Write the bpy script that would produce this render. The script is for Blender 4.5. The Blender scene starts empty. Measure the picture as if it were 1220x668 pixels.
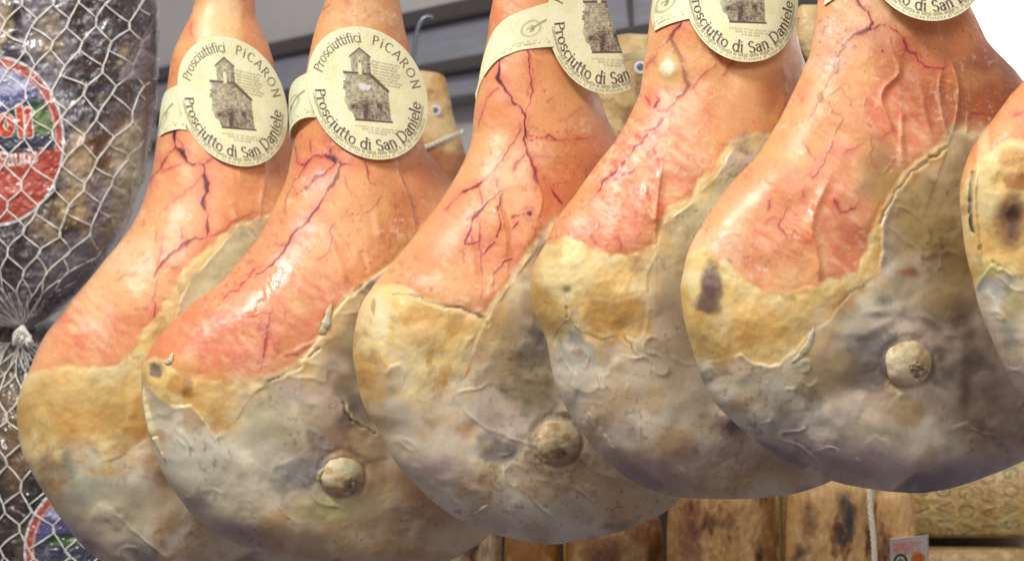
import bpy, math, numpy as np
from mathutils import Vector
rng = np.random.default_rng(7)
F = 3000.0                      # focal length in photo pixels (frame 1220 x 668)
CX, CY = 610.0, 334.0
sc = bpy.context.scene
COL = sc.collection

# ------------------------------------------------------------------ helpers
def lin(c):
    c = np.asarray(c, float) / 255.0
    return np.where(c <= 0.04045, c / 12.92, ((c + 0.055) / 1.055) ** 2.4)

def W(px, py, d):
    px = np.asarray(px, float); py = np.asarray(py, float); d = np.asarray(d, float) + 0 * px
    return np.stack([(px - CX) / F * d, d, -(py - CY) / F * d], -1)

LAT = rng.random((16, 256, 256)).astype(np.float32)
def vnoise(x, y, k=0):
    L = LAT[k % 16]
    xi = np.floor(x).astype(int); yi = np.floor(y).astype(int)
    fx = x - xi; fy = y - yi
    fx = fx * fx * fx * (fx * (fx * 6 - 15) + 10); fy = fy * fy * fy * (fy * (fy * 6 - 15) + 10)
    a = L[yi & 255, xi & 255]; b = L[yi & 255, (xi + 1) & 255]
    c = L[(yi + 1) & 255, xi & 255]; d = L[(yi + 1) & 255, (xi + 1) & 255]
    return (a * (1 - fx) + b * fx) * (1 - fy) + (c * (1 - fx) + d * fx) * fy

def fbm(x, y, scale, octv=4, k=0, rot=0.0, sx=1.0, gain=0.5):
    """about 0 mean, +-1 range; scale = wavelength in px"""
    c, s = math.cos(rot), math.sin(rot)
    u = (x * c + y * s) / scale * sx; v = (-x * s + y * c) / scale
    out = 0; a = 1.0; tot = 0
    for i in range(octv):
        out = out + a * (vnoise(u + 17.3 * i + k * 5.1, v + 9.7 * i + k * 3.3, k + i) * 2 - 1)
        tot += a; a *= gain; u, v = u * 1.9 + v * 0.45, v * 1.9 - u * 0.45
    return out / tot * 1.6

def sstep(a, b, x):
    t = np.clip((x - a) / (b - a), 0, 1); return t * t * (3 - 2 * t)

def mix(a, b, t):
    return a + (b - a) * t[..., None]

def seg_dist(x, y, pts):
    """distance to an open polyline, side sign (+ right of travel, y down) and arc parameter 0..1"""
    best = np.full(x.shape, 1e9); side = np.zeros(x.shape); par = np.zeros(x.shape)
    P = np.array(pts, float); L = np.hypot(*np.diff(P, axis=0).T); T = L.sum() + 1e-9; acc = 0
    for i in range(len(P) - 1):
        ax, ay = P[i]; dx, dy = P[i + 1] - P[i]
        t = np.clip(((x - ax) * dx + (y - ay) * dy) / (dx * dx + dy * dy + 1e-9), 0, 1)
        ex = x - ax - t * dx; ey = y - ay - t * dy
        d = np.hypot(ex, ey); m = d < best
        best = np.where(m, d, best); side = np.where(m, np.sign(dx * ey - dy * ex), side)
        par = np.where(m, (acc + t * L[i]) / T, par); acc += L[i]
    return best, side, par

def sdf(x, y, poly):
    """signed distance to a closed polygon, negative inside"""
    P = np.array(poly, float); n = len(P)
    best = np.full(x.shape, 1e9); ins = np.zeros(x.shape, bool)
    for i in range(n):
        ax, ay = P[i]; bx, by = P[(i + 1) % n]; dx, dy = bx - ax, by - ay
        t = np.clip(((x - ax) * dx + (y - ay) * dy) / (dx * dx + dy * dy + 1e-9), 0, 1)
        best = np.minimum(best, np.hypot(x - ax - t * dx, y - ay - t * dy))
        if dy != 0:
            c = ((ay > y) != (by > y)) & (x < (bx - ax) * (y - ay) / dy + ax)
            ins ^= c
    return np.where(ins, -best, best)

def catmull(P, n_per=16):
    P = np.array(P, float)
    Q = np.vstack([2 * P[0] - P[1], P, 2 * P[-1] - P[-2]])
    out = []
    for i in range(1, len(Q) - 2):
        t = np.linspace(0, 1, n_per, endpoint=False)[:, None]
        a, b, c, d = Q[i - 1], Q[i], Q[i + 1], Q[i + 2]
        out.append(0.5 * (2 * b + (c - a) * t + (2 * a - 5 * b + 4 * c - d) * t ** 2 + (3 * b - a - 3 * c + d) * t ** 3))
    out.append(P[-1:]); return np.vstack(out)

def resample(P, n, weight=None):
    d = np.r_[0, np.cumsum(np.hypot(*np.diff(P[:, :2], axis=0).T) if weight is None else weight)]
    t = np.linspace(0, d[-1], n)
    return np.stack([np.interp(t, d, P[:, j]) for j in range(P.shape[1])], -1)

def smooth1(a, w):
    k = np.exp(-0.5 * (np.arange(-3 * w, 3 * w + 1) / w) ** 2); k /= k.sum()
    return np.convolve(np.pad(a, 3 * w, mode='edge'), k, 'valid')

def make_mesh(name, verts, faces, mat, parent=None, cols=None, attrs=None, normals=None, smooth=True):
    verts = np.asarray(verts, np.float32)
    if parent is not None and parent.type in ('EMPTY', 'MESH'):
        off = np.array(ROOT_LOC(parent)); verts = verts - off.astype(np.float32)
    me = bpy.data.meshes.new(name)
    if isinstance(faces, np.ndarray):
        nf, k = faces.shape
        me.vertices.add(len(verts)); me.vertices.foreach_set('co', verts.ravel())
        me.loops.add(nf * k); me.loops.foreach_set('vertex_index', faces.ravel().astype(np.int32))
        me.polygons.add(nf); me.polygons.foreach_set('loop_start', np.arange(0, nf * k, k, dtype=np.int32))
        me.update(calc_edges=True)
    else:
        me.from_pydata([tuple(v) for v in verts], [], [tuple(f) for f in faces])
    if smooth: me.polygons.foreach_set('use_smooth', np.ones(len(me.polygons), bool))
    if cols is not None:
        a = me.color_attributes.new('Col', 'FLOAT_COLOR', 'POINT')
        a.data.foreach_set('color', np.hstack([np.clip(cols, 0, 1), np.ones((len(verts), 1))]).astype(np.float32).ravel())
    for k, v in (attrs or {}).items():
        a = me.attributes.new(k, 'FLOAT', 'POINT'); a.data.foreach_set('value', np.asarray(v, np.float32).ravel())
    if mat: me.materials.append(mat)
    if normals is not None:
        me.normals_split_custom_set_from_vertices(normals.astype(np.float32))
    me.validate()
    o = bpy.data.objects.new(name, me); COL.objects.link(o)
    if parent is not None: o.parent = parent
    return o

def ROOT_LOC(o):
    v = Vector((0, 0, 0))
    while o is not None: v += o.location; o = o.parent
    return v

def thing(name, label, cat, loc, group=None):
    o = bpy.data.objects.new(name, None); o.empty_display_size = 0.02; COL.objects.link(o)
    o.location = tuple(float(c) for c in loc); o['label'] = label; o['category'] = cat
    if group: o['group'] = group
    return o

def grid_faces(M, K, periodic=False):
    i = np.arange(M - 1)[:, None]; j = np.arange(K if periodic else K - 1)[None]
    jn = (j + 1) % K
    f = np.stack([i * K + j, i * K + jn, (i + 1) * K + jn, (i + 1) * K + j], -1)
    return f.reshape(-1, 4)

def tube(paths, rad, nseg=8, taper=None):
    """paths: list of (n,3) arrays -> verts, faces"""
    V, Fc, off = [], [], 0
    for q, P in enumerate(paths):
        P = np.asarray(P, float); n = len(P)
        r = rad[q] if isinstance(rad, (list, tuple)) else rad
        r = np.full(n, r) if np.isscalar(r) else np.asarray(r)
        T = np.gradient(P, axis=0); T /= np.linalg.norm(T, axis=1, keepdims=True) + 1e-12
        up = np.tile([0.31, -0.9, 0.3], (n, 1)); A = np.cross(T, up); A /= np.linalg.norm(A, axis=1, keepdims=True) + 1e-12
        B = np.cross(T, A)
        a = np.arange(nseg) / nseg * 2 * np.pi
        ring = P[:, None] + r[:, None, None] * (np.cos(a)[None, :, None] * A[:, None] + np.sin(a)[None, :, None] * B[:, None])
        V.append(ring.reshape(-1, 3)); Fc.append(grid_faces(n, nseg, True) + off); off += n * nseg
    return np.vstack(V), np.vstack(Fc)

# ------------------------------------------------------------------ materials
def nodes_of(name):
    m = bpy.data.materials.new(name); m.use_nodes = True
    nt = m.node_tree; b = nt.nodes['Principled BSDF']; return m, nt, b

def new(nt, t, **kw):
    n = nt.nodes.new(t)
    for k, v in kw.items():
        if k in n.inputs: n.inputs[k].default_value = v
        else: setattr(n, k, v)
    return n

def paint_mat(name, rough=0.45, sss=0.0, sss_rad=0.006, coat=0.0, coat_rough=0.25, nscale=900, nbump=0.25, bdist=0.0006,
              var=0.12, vscale=260, crinkle=0.0, crinkle_scale=60, rough_attr=False, spec=0.5, bump2=0.0, b2scale=150):
    m, nt, b = nodes_of(name); L = nt.links
    at = new(nt, 'ShaderNodeAttribute', attribute_name='Col')
    tc = new(nt, 'ShaderNodeTexCoord')
    n1 = new(nt, 'ShaderNodeTexNoise', Scale=vscale, Detail=5.0, Roughness=0.6)
    L.new(tc.outputs['Object'], n1.inputs['Vector'])
    mr = new(nt, 'ShaderNodeMapRange'); mr.inputs[1].default_value = 0.3; mr.inputs[2].default_value = 0.7
    mr.inputs[3].default_value = 1 - var; mr.inputs[4].default_value = 1 + var
    L.new(n1.outputs[0], mr.inputs[0])
    mx = new(nt, 'ShaderNodeVectorMath', operation='SCALE')
    L.new(at.outputs['Color'], mx.inputs[0]); L.new(mr.outputs[0], mx.inputs['Scale'])
    L.new(mx.outputs[0], b.inputs['Base Color'])
    n2 = new(nt, 'ShaderNodeTexNoise', Scale=nscale, Detail=4.0, Roughness=0.65)
    L.new(tc.outputs['Object'], n2.inputs['Vector'])
    bp = new(nt, 'ShaderNodeBump', Strength=nbump, Distance=bdist)
    L.new(n2.outputs[0], bp.inputs['Height'])
    last = bp
    if bump2:
        n3 = new(nt, 'ShaderNodeTexNoise', Scale=b2scale, Detail=3.0, Roughness=0.5, Distortion=0.6)
        L.new(tc.outputs['Object'], n3.inputs['Vector'])
        bq = new(nt, 'ShaderNodeBump', Strength=bump2, Distance=0.002)
        L.new(n3.outputs[0], bq.inputs['Height']); L.new(bp.outputs[0], bq.inputs['Normal']); last = bq
    L.new(last.outputs[0], b.inputs['Normal'])
    # roughness broken up by the same noise
    rr = new(nt, 'ShaderNodeMapRange'); rr.inputs[1].default_value = 0.3; rr.inputs[2].default_value = 0.7
    rr.inputs[3].default_value = rough - 0.1; rr.inputs[4].default_value = rough + 0.12
    n4 = new(nt, 'ShaderNodeTexNoise', Scale=70.0, Detail=6.0, Roughness=0.7)
    L.new(tc.outputs['Object'], n4.inputs['Vector']); L.new(n4.outputs[0], rr.inputs[0])
    if rough_attr:
        ra = new(nt, 'ShaderNodeAttribute', attribute_name='Wet')
        ma = new(nt, 'ShaderNodeMath', operation='SUBTRACT'); L.new(rr.outputs[0], ma.inputs[0]); L.new(ra.outputs['Fac'], ma.inputs[1])
        ma.use_clamp = True; L.new(ma.outputs[0], b.inputs['Roughness'])
    else: L.new(rr.outputs[0], b.inputs['Roughness'])
    b.inputs['Subsurface Weight'].default_value = sss
    b.inputs['Subsurface Radius'].default_value = (1.0, 0.6, 0.4)
    b.inputs['Subsurface Scale'].default_value = sss_rad
    b.inputs['Specular IOR Level'].default_value = spec
    b.inputs['Coat Weight'].default_value = coat; b.inputs['Coat Roughness'].default_value = coat_rough
    if crinkle:
        v = new(nt, 'ShaderNodeTexNoise', Scale=crinkle_scale, Detail=5.0, Roughness=0.62, Distortion=1.6)
        L.new(tc.outputs['Object'], v.inputs['Vector'])
        v2 = new(nt, 'ShaderNodeTexVoronoi', Scale=crinkle_scale * 1.7, feature='DISTANCE_TO_EDGE')
        L.new(v.outputs[1], v2.inputs['Vector'])
        ad = new(nt, 'ShaderNodeMath', operation='ADD'); L.new(v.outputs[0], ad.inputs[0])
        s2 = new(nt, 'ShaderNodeMath', operation='ABSOLUTE')
        s1 = new(nt, 'ShaderNodeMath', operation='SUBTRACT'); L.new(v.outputs[0], s1.inputs[0]); s1.inputs[1].default_value = 0.5
        L.new(s1.outputs[0], s2.inputs[0]); L.new(s2.outputs[0], ad.inputs[1])
        cb = new(nt, 'ShaderNodeBump', Strength=min(1, crinkle), Distance=0.006 * (2.4 if crinkle >= 1 else 1)); L.new(ad.outputs[0], cb.inputs['Height'])
        L.new(cb.outputs[0], b.inputs['Coat Normal'])
    return m

def flat_mat(name, rgb, rough=0.5, metal=0.0, nscale=200, var=0.1, bump=0.1, emis=0.0, stretch=None):
    m, nt, b = nodes_of(name); L = nt.links
    tc = new(nt, 'ShaderNodeTexCoord'); n = new(nt, 'ShaderNodeTexNoise', Scale=nscale, Detail=5.0, Roughness=0.6)
    if stretch:
        mp = new(nt, 'ShaderNodeMapping'); mp.inputs['Scale'].default_value = stretch
        L.new(tc.outputs['Object'], mp.inputs[0]); L.new(mp.outputs[0], n.inputs['Vector'])
    else: L.new(tc.outputs['Object'], n.inputs['Vector'])
    cr = new(nt, 'ShaderNodeValToRGB'); c = lin(rgb)
    cr.color_ramp.elements[0].position = 0.3; cr.color_ramp.elements[1].position = 0.7
    cr.color_ramp.elements[0].color = (*(c * (1 - var)), 1); cr.color_ramp.elements[1].color = (*np.clip(c * (1 + var), 0, 1), 1)
    L.new(n.outputs[0], cr.inputs[0]); L.new(cr.outputs[0], b.inputs['Base Color'])
    bp = new(nt, 'ShaderNodeBump', Strength=bump, Distance=0.001); L.new(n.outputs[0], bp.inputs['Height']); L.new(bp.outputs[0], b.inputs['Normal'])
    b.inputs['Roughness'].default_value = rough; b.inputs['Metallic'].default_value = metal
    if emis:
        L.new(cr.outputs[0], b.inputs['Emission Color']); b.inputs['Emission Strength'].default_value = emis
    return m

M_SKIN = paint_mat('ham_skin', rough=0.45, sss=0.06, coat=0.16, coat_rough=0.28, nscale=700, nbump=0.28, bdist=0.0007, var=0.06, vscale=420, rough_attr=True, bump2=0.07, b2scale=90)
M_LARD = paint_mat('ham_lard', rough=0.46, sss=0.1, coat=0.07, coat_rough=0.3, nscale=600, nbump=0.2, bdist=0.0006, var=0.06, vscale=300, rough_attr=True, bump2=0.09, b2scale=90, spec=0.35)
M_BONE = paint_mat('bone', rough=0.38, sss=0.08, coat=0.1, nscale=500, nbump=0.4, bdist=0.001, var=0.12)
M_PAPER = paint_mat('parchment_paper', rough=0.62, nscale=1300, nbump=0.15, bdist=0.0004, var=0.035, vscale=500, spec=0.3)
M_PACK = paint_mat('vacuum_packed_ham', rough=0.28, spec=.8, coat=1.0, coat_rough=0.11, var=0.25, vscale=160, crinkle=1.0, crinkle_scale=55, nbump=0.4)
M_STICK = paint_mat('glossy_sticker', rough=0.4, coat=0.8, coat_rough=0.12, var=0.08, vscale=300, crinkle=0.5, crinkle_scale=60, nbump=0.1)
M_NET = flat_mat('net_string', (250, 247, 236), 0.6, nscale=900, var=0.12)
M_CHEESE = paint_mat('cheese_rind', rough=0.5, var=0.14, vscale=120, nscale=400, nbump=0.4, bdist=0.001, coat=0.12)
M_TWINE = flat_mat('twine', (215, 208, 190), 0.8, nscale=900, var=0.25, bump=0.5)
M_ROPE = flat_mat('brown_rope', (120, 92, 42), 0.8, nscale=700, var=0.4, bump=0.5)
M_STEEL = flat_mat('steel', (130, 135, 142), 0.3, metal=0.8, nscale=60, var=0.12)
M_RAIL = flat_mat('dark_rail', (84, 78, 76), 0.5, nscale=30, var=0.1, stretch=(1, 1, 8))
M_PANEL = flat_mat('grey_panel', (176, 178, 188), 0.4, metal=0.15, nscale=12, var=0.12, stretch=(1, 1, 10))
M_WALL = flat_mat('wall_paint', (222, 218, 216), 0.8, nscale=8, var=0.05)
M_DARK = flat_mat('gap_shade', (38, 26, 20), 0.7, nscale=20, var=0.3)  # near-black stand-in for shade behind the cheeses
M_SKY = flat_mat('window_light', (255, 255, 255), 0.5, nscale=2, var=0.01, emis=1.1)

def film_mat():
    m, nt, b = nodes_of('clear_film'); L = nt.links
    b.inputs['Base Color'].default_value = (*lin((188, 170, 180)), 1); b.inputs['Roughness'].default_value = 0.15
    b.inputs['Alpha'].default_value = 0.5
    tc = new(nt, 'ShaderNodeTexCoord'); n = new(nt, 'ShaderNodeTexNoise', Scale=70.0, Detail=4.0, Distortion=1.5)
    L.new(tc.outputs['Object'], n.inputs['Vector'])
    bp = new(nt, 'ShaderNodeBump', Strength=0.5, Distance=0.004); L.new(n.outputs[0], bp.inputs['Height']); L.new(bp.outputs[0], b.inputs['Normal'])
    return m
M_FILM = film_mat()

# ------------------------------------------------------------------ lofted body (ham, package, cheese): cross-sections between a left and a right contour
class Body:
    def __init__(s, st, D, tilt=0.0, cx=None, M=520, K=400, Kb=44, tmax=115.0, back=0.62, rough=1.2, seed=0, tfun=None):
        s.D, s.tilt, s.seed = D, tilt, seed
        st = np.array([(a[0], a[1], b[0], b[1]) for a, b in st], float)
        s.cx = cx if cx is not None else st[len(st) * 2 // 3][[0, 2]].mean()
        C = catmull(st, 14)
        mid = np.hypot(*np.diff(C[:, :2], axis=0).T) * .5 + np.hypot(*np.diff(C[:, 2:], axis=0).T) * .5
        C = resample(C, M, mid)
        if rough:
            for col, kk in ((0, 1), (2, 2)):
                ss = np.arange(M) * 1.3
                n = fbm(ss, ss * 0 + seed * 31.0, 26, 3, kk + seed) * rough
                n *= np.clip(np.minimum(np.arange(M), M - 1 - np.arange(M)) / 25.0, 0, 1)
                C[:, col] += n
        w = 0.5 * np.hypot(C[:, 2] - C[:, 0], C[:, 3] - C[:, 1])
        T = tmax * np.tanh(w / tmax) if tfun is None else tfun(w)
        Ts = smooth1(T, 8); e = np.clip(np.minimum(np.arange(M), M - 1 - np.arange(M)) / 20.0, 0, 1)
        T = T * (1 - e) + Ts * e
        q = np.linspace(-1, 1, K); u = 0.62 * np.sin(q * np.pi / 2) + 0.38 * q
        th = np.linspace(0, np.pi, Kb + 2)[1:-1]; ub = np.cos(th)      # back: right -> left
        U = np.r_[u, ub]
        zf = np.r_[np.sqrt(np.clip(1 - u * u, 0, 1)), -back * np.sqrt(1 - ub * ub)]
        h = (U + 1) / 2
        s.px = C[:, 0:1] * (1 - h) + C[:, 2:3] * h; s.py = C[:, 1:2] * (1 - h) + C[:, 3:4] * h
        s.z = T[:, None] * zf[None]
        s.front = np.broadcast_to((np.arange(len(U)) < K)[None], s.px.shape)
        s.edge = np.broadcast_to(np.sqrt(np.clip(1 - U * U, 0, 1))[None], s.px.shape)
        s.M, s.K, s.N = M, K, len(U)
    def plane(s, px): return s.D + s.tilt * (px - s.cx) * s.D / F
    def finish(s, disp=0):
        k = np.where(s.front, sstep(0.0, 0.28, s.edge), 0)
        s.zz = s.z + disp * k
        s.V = W(s.px, s.py, s.plane(s.px) - s.zz * s.D / F)
        V = s.V; Vn = np.roll(V, -1, 1)
        d1 = Vn[1:] - V[:-1]; d2 = V[1:] - Vn[:-1]
        fn = np.cross(d1, d2)                      # area weighted
        N = np.zeros_like(V); fr = np.roll(fn, 1, 1)
        N[:-1] += fn + fr; N[1:] += fn + fr
        ln = np.linalg.norm(N, axis=2, keepdims=True); N = np.where(ln > 1e-14, N / np.maximum(ln, 1e-14), [0, -1, 0])
        # make outward
        c = V[s.M // 2].mean(0); t = V[s.M // 2, s.K // 2] - c
        if (N[s.M // 2, s.K // 2] * t).sum() < 0: N = -N; s.flip = True
        else: s.flip = False
        s.Nrm = N
    def front_z(s, px, py):
        """height towards the viewer (px units above the body's own plane) at a point of the front"""
        if not hasattr(s, '_grid'):
            x0, y0 = s.px.min() - 5, s.py.min() - 5; g = 2.0
            nx, ny = int((s.px.max() - x0) / g) + 6, int((s.py.max() - y0) / g) + 6
            G = np.full((ny, nx), np.nan)
            fx = ((s.px[:, :s.K] - x0) / g).astype(int).ravel(); fy = ((s.py[:, :s.K] - y0) / g).astype(int).ravel()
            G[fy, fx] = s.zz[:, :s.K].ravel()
            for _ in range(60):
                m = np.isnan(G)
                if not m.any(): break
                P = np.pad(G, 1, constant_values=np.nan)
                S = np.stack([P[:-2, 1:-1], P[2:, 1:-1], P[1:-1, :-2], P[1:-1, 2:]])
                with np.errstate(all='ignore'):
                    cnt = (~np.isnan(S)).sum(0); v = np.nansum(S, 0) / np.maximum(cnt, 1)
                G = np.where(m & (cnt > 0), v, G)
            s._grid = (np.nan_to_num(G, nan=0), x0, y0, g)
        G, x0, y0, g = s._grid
        a = np.clip((np.asarray(px, float) - x0) / g, 0, G.shape[1] - 2.001); b = np.clip((np.asarray(py, float) - y0) / g, 0, G.shape[0] - 2.001)
        i = a.astype(int); j = b.astype(int); fa = a - i; fb = b - j
        return (G[j, i] * (1 - fa) + G[j, i + 1] * fa) * (1 - fb) + (G[j + 1, i] * (1 - fa) + G[j + 1, i + 1] * fa) * fb
    def on(s, px, py, lift=0):
        return W(px, py, s.plane(np.asarray(px, float)) - (s.front_z(px, py) + lift) * s.D / F)
    def emit(s, name, mat, parent, cols, attrs, mask=None, invert=False):
        f = grid_faces(s.M, s.N, True)
        if not s.flip: pass
        fc = f
        if mask is not None:
            mm = mask.ravel()[f].mean(1) > 0.5; fc = f[~mm if invert else mm]
        # orientation check against normals
        V = s.V.reshape(-1, 3); N = s.Nrm.reshape(-1, 3)
        t = fc[len(fc) // 2]; n = np.cross(V[t[2]] - V[t[0]], V[t[3]] - V[t[1]])
        if (n * N[t[0]]).sum() < 0: fc = fc[:, ::-1]
        used, inv = np.unique(fc, return_inverse=True)
        return make_mesh(name, V[used], inv.reshape(fc.shape), mat, parent, cols.reshape(-1, 3)[used],
                         {k: v.reshape(-1)[used] for k, v in attrs.items()}, N[used])

def blend(base, spots, x, y, soft=False):
    """stamps of colour: (px, py, rx, ry, rgb, strength)"""
    for (a, b, rx, ry, c, st) in spots:
        d = np.hypot((x - a) / rx, (y - b) / ry) + 0.25 * fbm(x, y, max(rx, ry) * 0.7, 3, int(a) % 7)
        base = mix(base, lin(c), (1 - (sstep(0.1, 1.45, d) if soft else sstep(0.55, 1.15, d))) * st)
    return base

def T4(c, r, pts, k=4.0):           # points read off a 4x enlargement: column, row of the tile
    return [(c * 305 + a / k, r * 167 + b / k) for a, b in pts]

# ------------------------------------------------------------------ hams
def region(line, down, ext=500):
    p = list(line); y = 1200 if down else -700
    return [(p[0][0] - ext, p[0][1])] + p + [(p[-1][0] + ext, p[-1][1]), (p[-1][0] + ext, y), (p[0][0] - ext, y)]

HAMS = []
def ham(idx, st, D, skin, lard, veins, folds, label, extra_lard=(), spots=(), lardspots=(), dents=(), curls=(), knob=None,
        brown=(), wet=(), pale=0.0, tone=1.0, cracks=(), skin_on=True, pinks=(), cx=None):
    B = Body(st, D, tilt=0.35, cx=cx, seed=idx, rough=1.0)
    x, y = B.px, B.py
    wx = x + 2.4 * fbm(x, y, 30, 2, 3 + idx) + 0.4 * fbm(x, y, 7, 2, 5); wy = y + 2.4 * fbm(x, y, 30, 2, 8 + idx) + 0.4 * fbm(x, y, 7, 2, 9)
    dS = sdf(wx, wy, region(skin, False))
    dL = sdf(wx, wy, region(lard, True))
    for e in extra_lard: dL = np.minimum(dL, sdf(wx, wy, e))
    k = idx * 2
    # --- fat (yellow) base
    n1 = fbm(x, y, 40, 5, k); n2 = fbm(x, y, 15, 4, k + 3); n3 = fbm(x, y, 70, 4, k + 6)
    fat = lin((233, 196, 122)) + np.zeros(x.shape + (3,))
    fat = mix(fat, lin((208, 154, 78)), sstep(0.05, 0.8, n1 + .3 * n2) * 0.75)
    fat = mix(fat, lin((180, 150, 88)), sstep(.1, .8, fbm(x, y, 50, 3, k + 12)) * .5)
    fat = mix(fat, lin((236, 214, 158)), sstep(0.0, 0.7, -n1 + 0.4 * n2) * 0.8)
    fat = mix(fat, lin((160, 112, 62)), sstep(0.3, 0.8, fbm(x, y, 24, 5, k + 8)) * 0.45)
    rim = np.exp(-np.clip(dS, 0, 99) / 8.0) * sstep(-.5, .5, n1 + n2)
    fat = mix(fat, lin((240, 222, 164)), rim * 0.75)
    # --- lard
    m1 = fbm(x, y, 85, 4, k + 1, rot=0.5, sx=0.8, gain=.4); m2 = fbm(x, y, 44, 4, k + 2, rot=0.3, gain=.38); m3 = fbm(x, y, 15, 3, k + 4); m4 = fbm(x, y, 60, 3, k + 9, rot=-0.4, sx=0.55, gain=.4)
    lard_c = lin((222, 206, 178)) + np.zeros(x.shape + (3,))
    lard_c = mix(lard_c, lin((192, 162, 114)), sstep(-.1, 0.8, m1) * 0.7)
    lard_c = mix(lard_c, lin((232, 222, 198)), sstep(0.0, 0.65, -m1) * 0.8)
    lard_c = mix(lard_c, lin((184, 144, 88)), sstep(0.25, 0.75, m2) * 0.55)
    lard_c = mix(lard_c, lin((152, 142, 112)), sstep(0.2, 0.7, -m2) * 0.35)
    lard_c = mix(lard_c, lin((190, 170, 164)), sstep(-.1, 0.6, m4) * 0.5)
    lard_c = mix(lard_c, lin((120, 84, 52)), sstep(.2, 1.0, fbm(x, y, 42, 3, k + 14, rot=-.7, gain=.35)) * .36)
    lard_c = mix(lard_c, lin((90, 92, 98)), sstep(.2, .9, fbm(x, y, 34, 3, k + 12, rot=.4, sx=.6, gain=.35) * sstep(-.3, .3, m4) * 1.4) * .7)
    lard_c = mix(lard_c, lin((92, 88, 76)), sstep(0.42, 1.0, m4 * 0.65 + fbm(x, y, 22, 3, k + 13, rot=.6, gain=.35) * 0.7) * 0.5)
    lard_c = mix(lard_c, lin((222, 214, 192)), sstep(0.4, 0.9, m3 - 0.3 * m4) * 0.18)
    lard_c = blend(lard_c, lardspots, x, y, True)
    sp = sstep(.55, .95, fbm(x, y, 6, 2, k + 9)) * sstep(0, .6, fbm(x, y, 60, 2, k + 4)); lard_c = mix(lard_c, lin((104, 88, 70)), sp * .4)
    crk = 1 - sstep(0, .03, np.abs(fbm(x, y, 55, 3, k + 5, rot=.5, sx=.7))); crk = crk * sstep(.1, .6, fbm(x, y, 45, 2, k + 7)); lard_c = mix(lard_c, lin((108, 88, 66)), crk * .35)
    # --- skin
    s1 = fbm(x, y, 60, 4, k + 5, rot=-1.0, sx=0.5); s2 = fbm(x, y, 16, 4, k + 7, rot=-0.9, sx=2.4); s3 = fbm(x, y, 120, 3, k + 8)
    sk = lin((236, 168, 112)) + np.zeros(x.shape + (3,))
    sk = mix(sk, lin((229, 144, 104)), sstep(-0.1, 0.7, s1 + 0.25 * s2) * 0.6)
    sk = mix(sk, lin((244, 206, 164)), sstep(0.1, 0.8, -s1) * 0.6)
    sk = mix(sk, lin((214, 124, 66)), sstep(-.1, 0.7, s3) * 0.6)
    for (a, b, rx, ry, st_) in pinks:                       # rosy muscle with fine streaks
        d = np.hypot((x - a) / rx, (y - b) / ry) + 0.2 * s1
        t = (1 - sstep(0.4, 1.1, d)) * st_
        sk = mix(sk, lin((222, 116, 92)), t * (0.35 + 0.65 * sstep(-0.3, 0.6, s2)) * 0.75)
        sk = mix(sk, lin((248, 206, 170)), t * sstep(0.25, 0.9, -s2) * 0.4)
    for (a, b, rx, ry, st_) in brown:
        d = np.hypot((x - a) / rx, (y - b) / ry) + 0.2 * s1
        sk = mix(sk, lin((170, 92, 50)), (1 - sstep(0.4, 1.1, d)) * st_)
    # capillaries
    patch = sstep(0.0, 0.6, fbm(x, y, 90, 3, k + 10))
    r1 = np.abs(fbm(x + 4 * s2, y, 44, 3, k + 11, rot=-0.9, sx=1.7)); r2 = np.abs(fbm(x, y + 4 * s2, 28, 3, k + 12, rot=-0.6, sx=1.6))
    cap = (1 - sstep(0.0, 0.035, r1)) * 0.30 * patch + (1 - sstep(0, 0.04, r2)) * 0.25 * patch * sstep(0.1, 0.6, fbm(x, y, 50, 2, k + 13))
    sk = mix(sk, lin((196, 70, 62)), cap * 1.3)
    mot = fbm(x, y, 5.5, 3, k + 3, rot=-0.9, sx=1.8)
    sk = mix(sk, lin((206, 110, 84)), sstep(0.35, 0.9, mot) * 0.14 * sstep(-.3, .5, s1)); sk = mix(sk, lin((248, 214, 180)), sstep(0.35, 0.9, -mot) * 0.14)
    vmask_dark = np.zeros(x.shape); vmask_halo = np.zeros(x.shape)
    vx = x + 1.6 * fbm(x, y, 9, 2, 2); vy = y + 1.6 * fbm(x, y, 9, 2, 4)
    wn = 0.75 + 0.55 * fbm(x, y, 14, 2, 6)
    vr = np.random.default_rng(idx * 11); allv = []
    for v in veins:
        allv.append(v); P_ = resample(catmull(np.array(v[0]), 6), 40) if len(v[0]) > 2 else np.array(v[0], float)
        L_ = np.hypot(*np.diff(P_, axis=0).T).sum() * .6
        for q_ in range(int(L_ / 24)):
            j_ = vr.integers(0, len(P_) - 1); dr = P_[j_ + 1] - P_[j_]; an = math.atan2(dr[1], dr[0]) + vr.choice([-1, 1]) * vr.uniform(.4, 1.1); p_ = P_[j_].copy(); tw_ = [tuple(p_)]
            for _ in range(vr.integers(2, 6)):
                p_ = p_ + vr.uniform(3, 7) * np.array([math.cos(an), math.sin(an)]); an += vr.normal(0, .45); tw_.append(tuple(p_))
            allv.append((tw_, max(.55, v[1] * .5), v[2] * vr.uniform(.35, .75)))
    for v in allv:
        pts, wd, dk = v; wd *= 1.45
        P = np.array(pts); pad = 16
        sel = (x > P[:, 0].min() - pad) & (x < P[:, 0].max() + pad) & (y > P[:, 1].min() - pad) & (y < P[:, 1].max() + pad) & B.front
        d, sd, par = seg_dist(vx[sel], vy[sel], pts)
        wv = wd * np.clip(wn[sel], 0.25, 1.6) * (0.7 + 0.3 * np.sin(par * np.pi))
        vmask_halo[sel] = np.maximum(vmask_halo[sel], np.exp(-(d / (wd * 3.2)) ** 2) * min(1, 0.45 + 0.3 * dk) * 0.55)
        core = np.exp(-(d / wv) ** 2)
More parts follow.
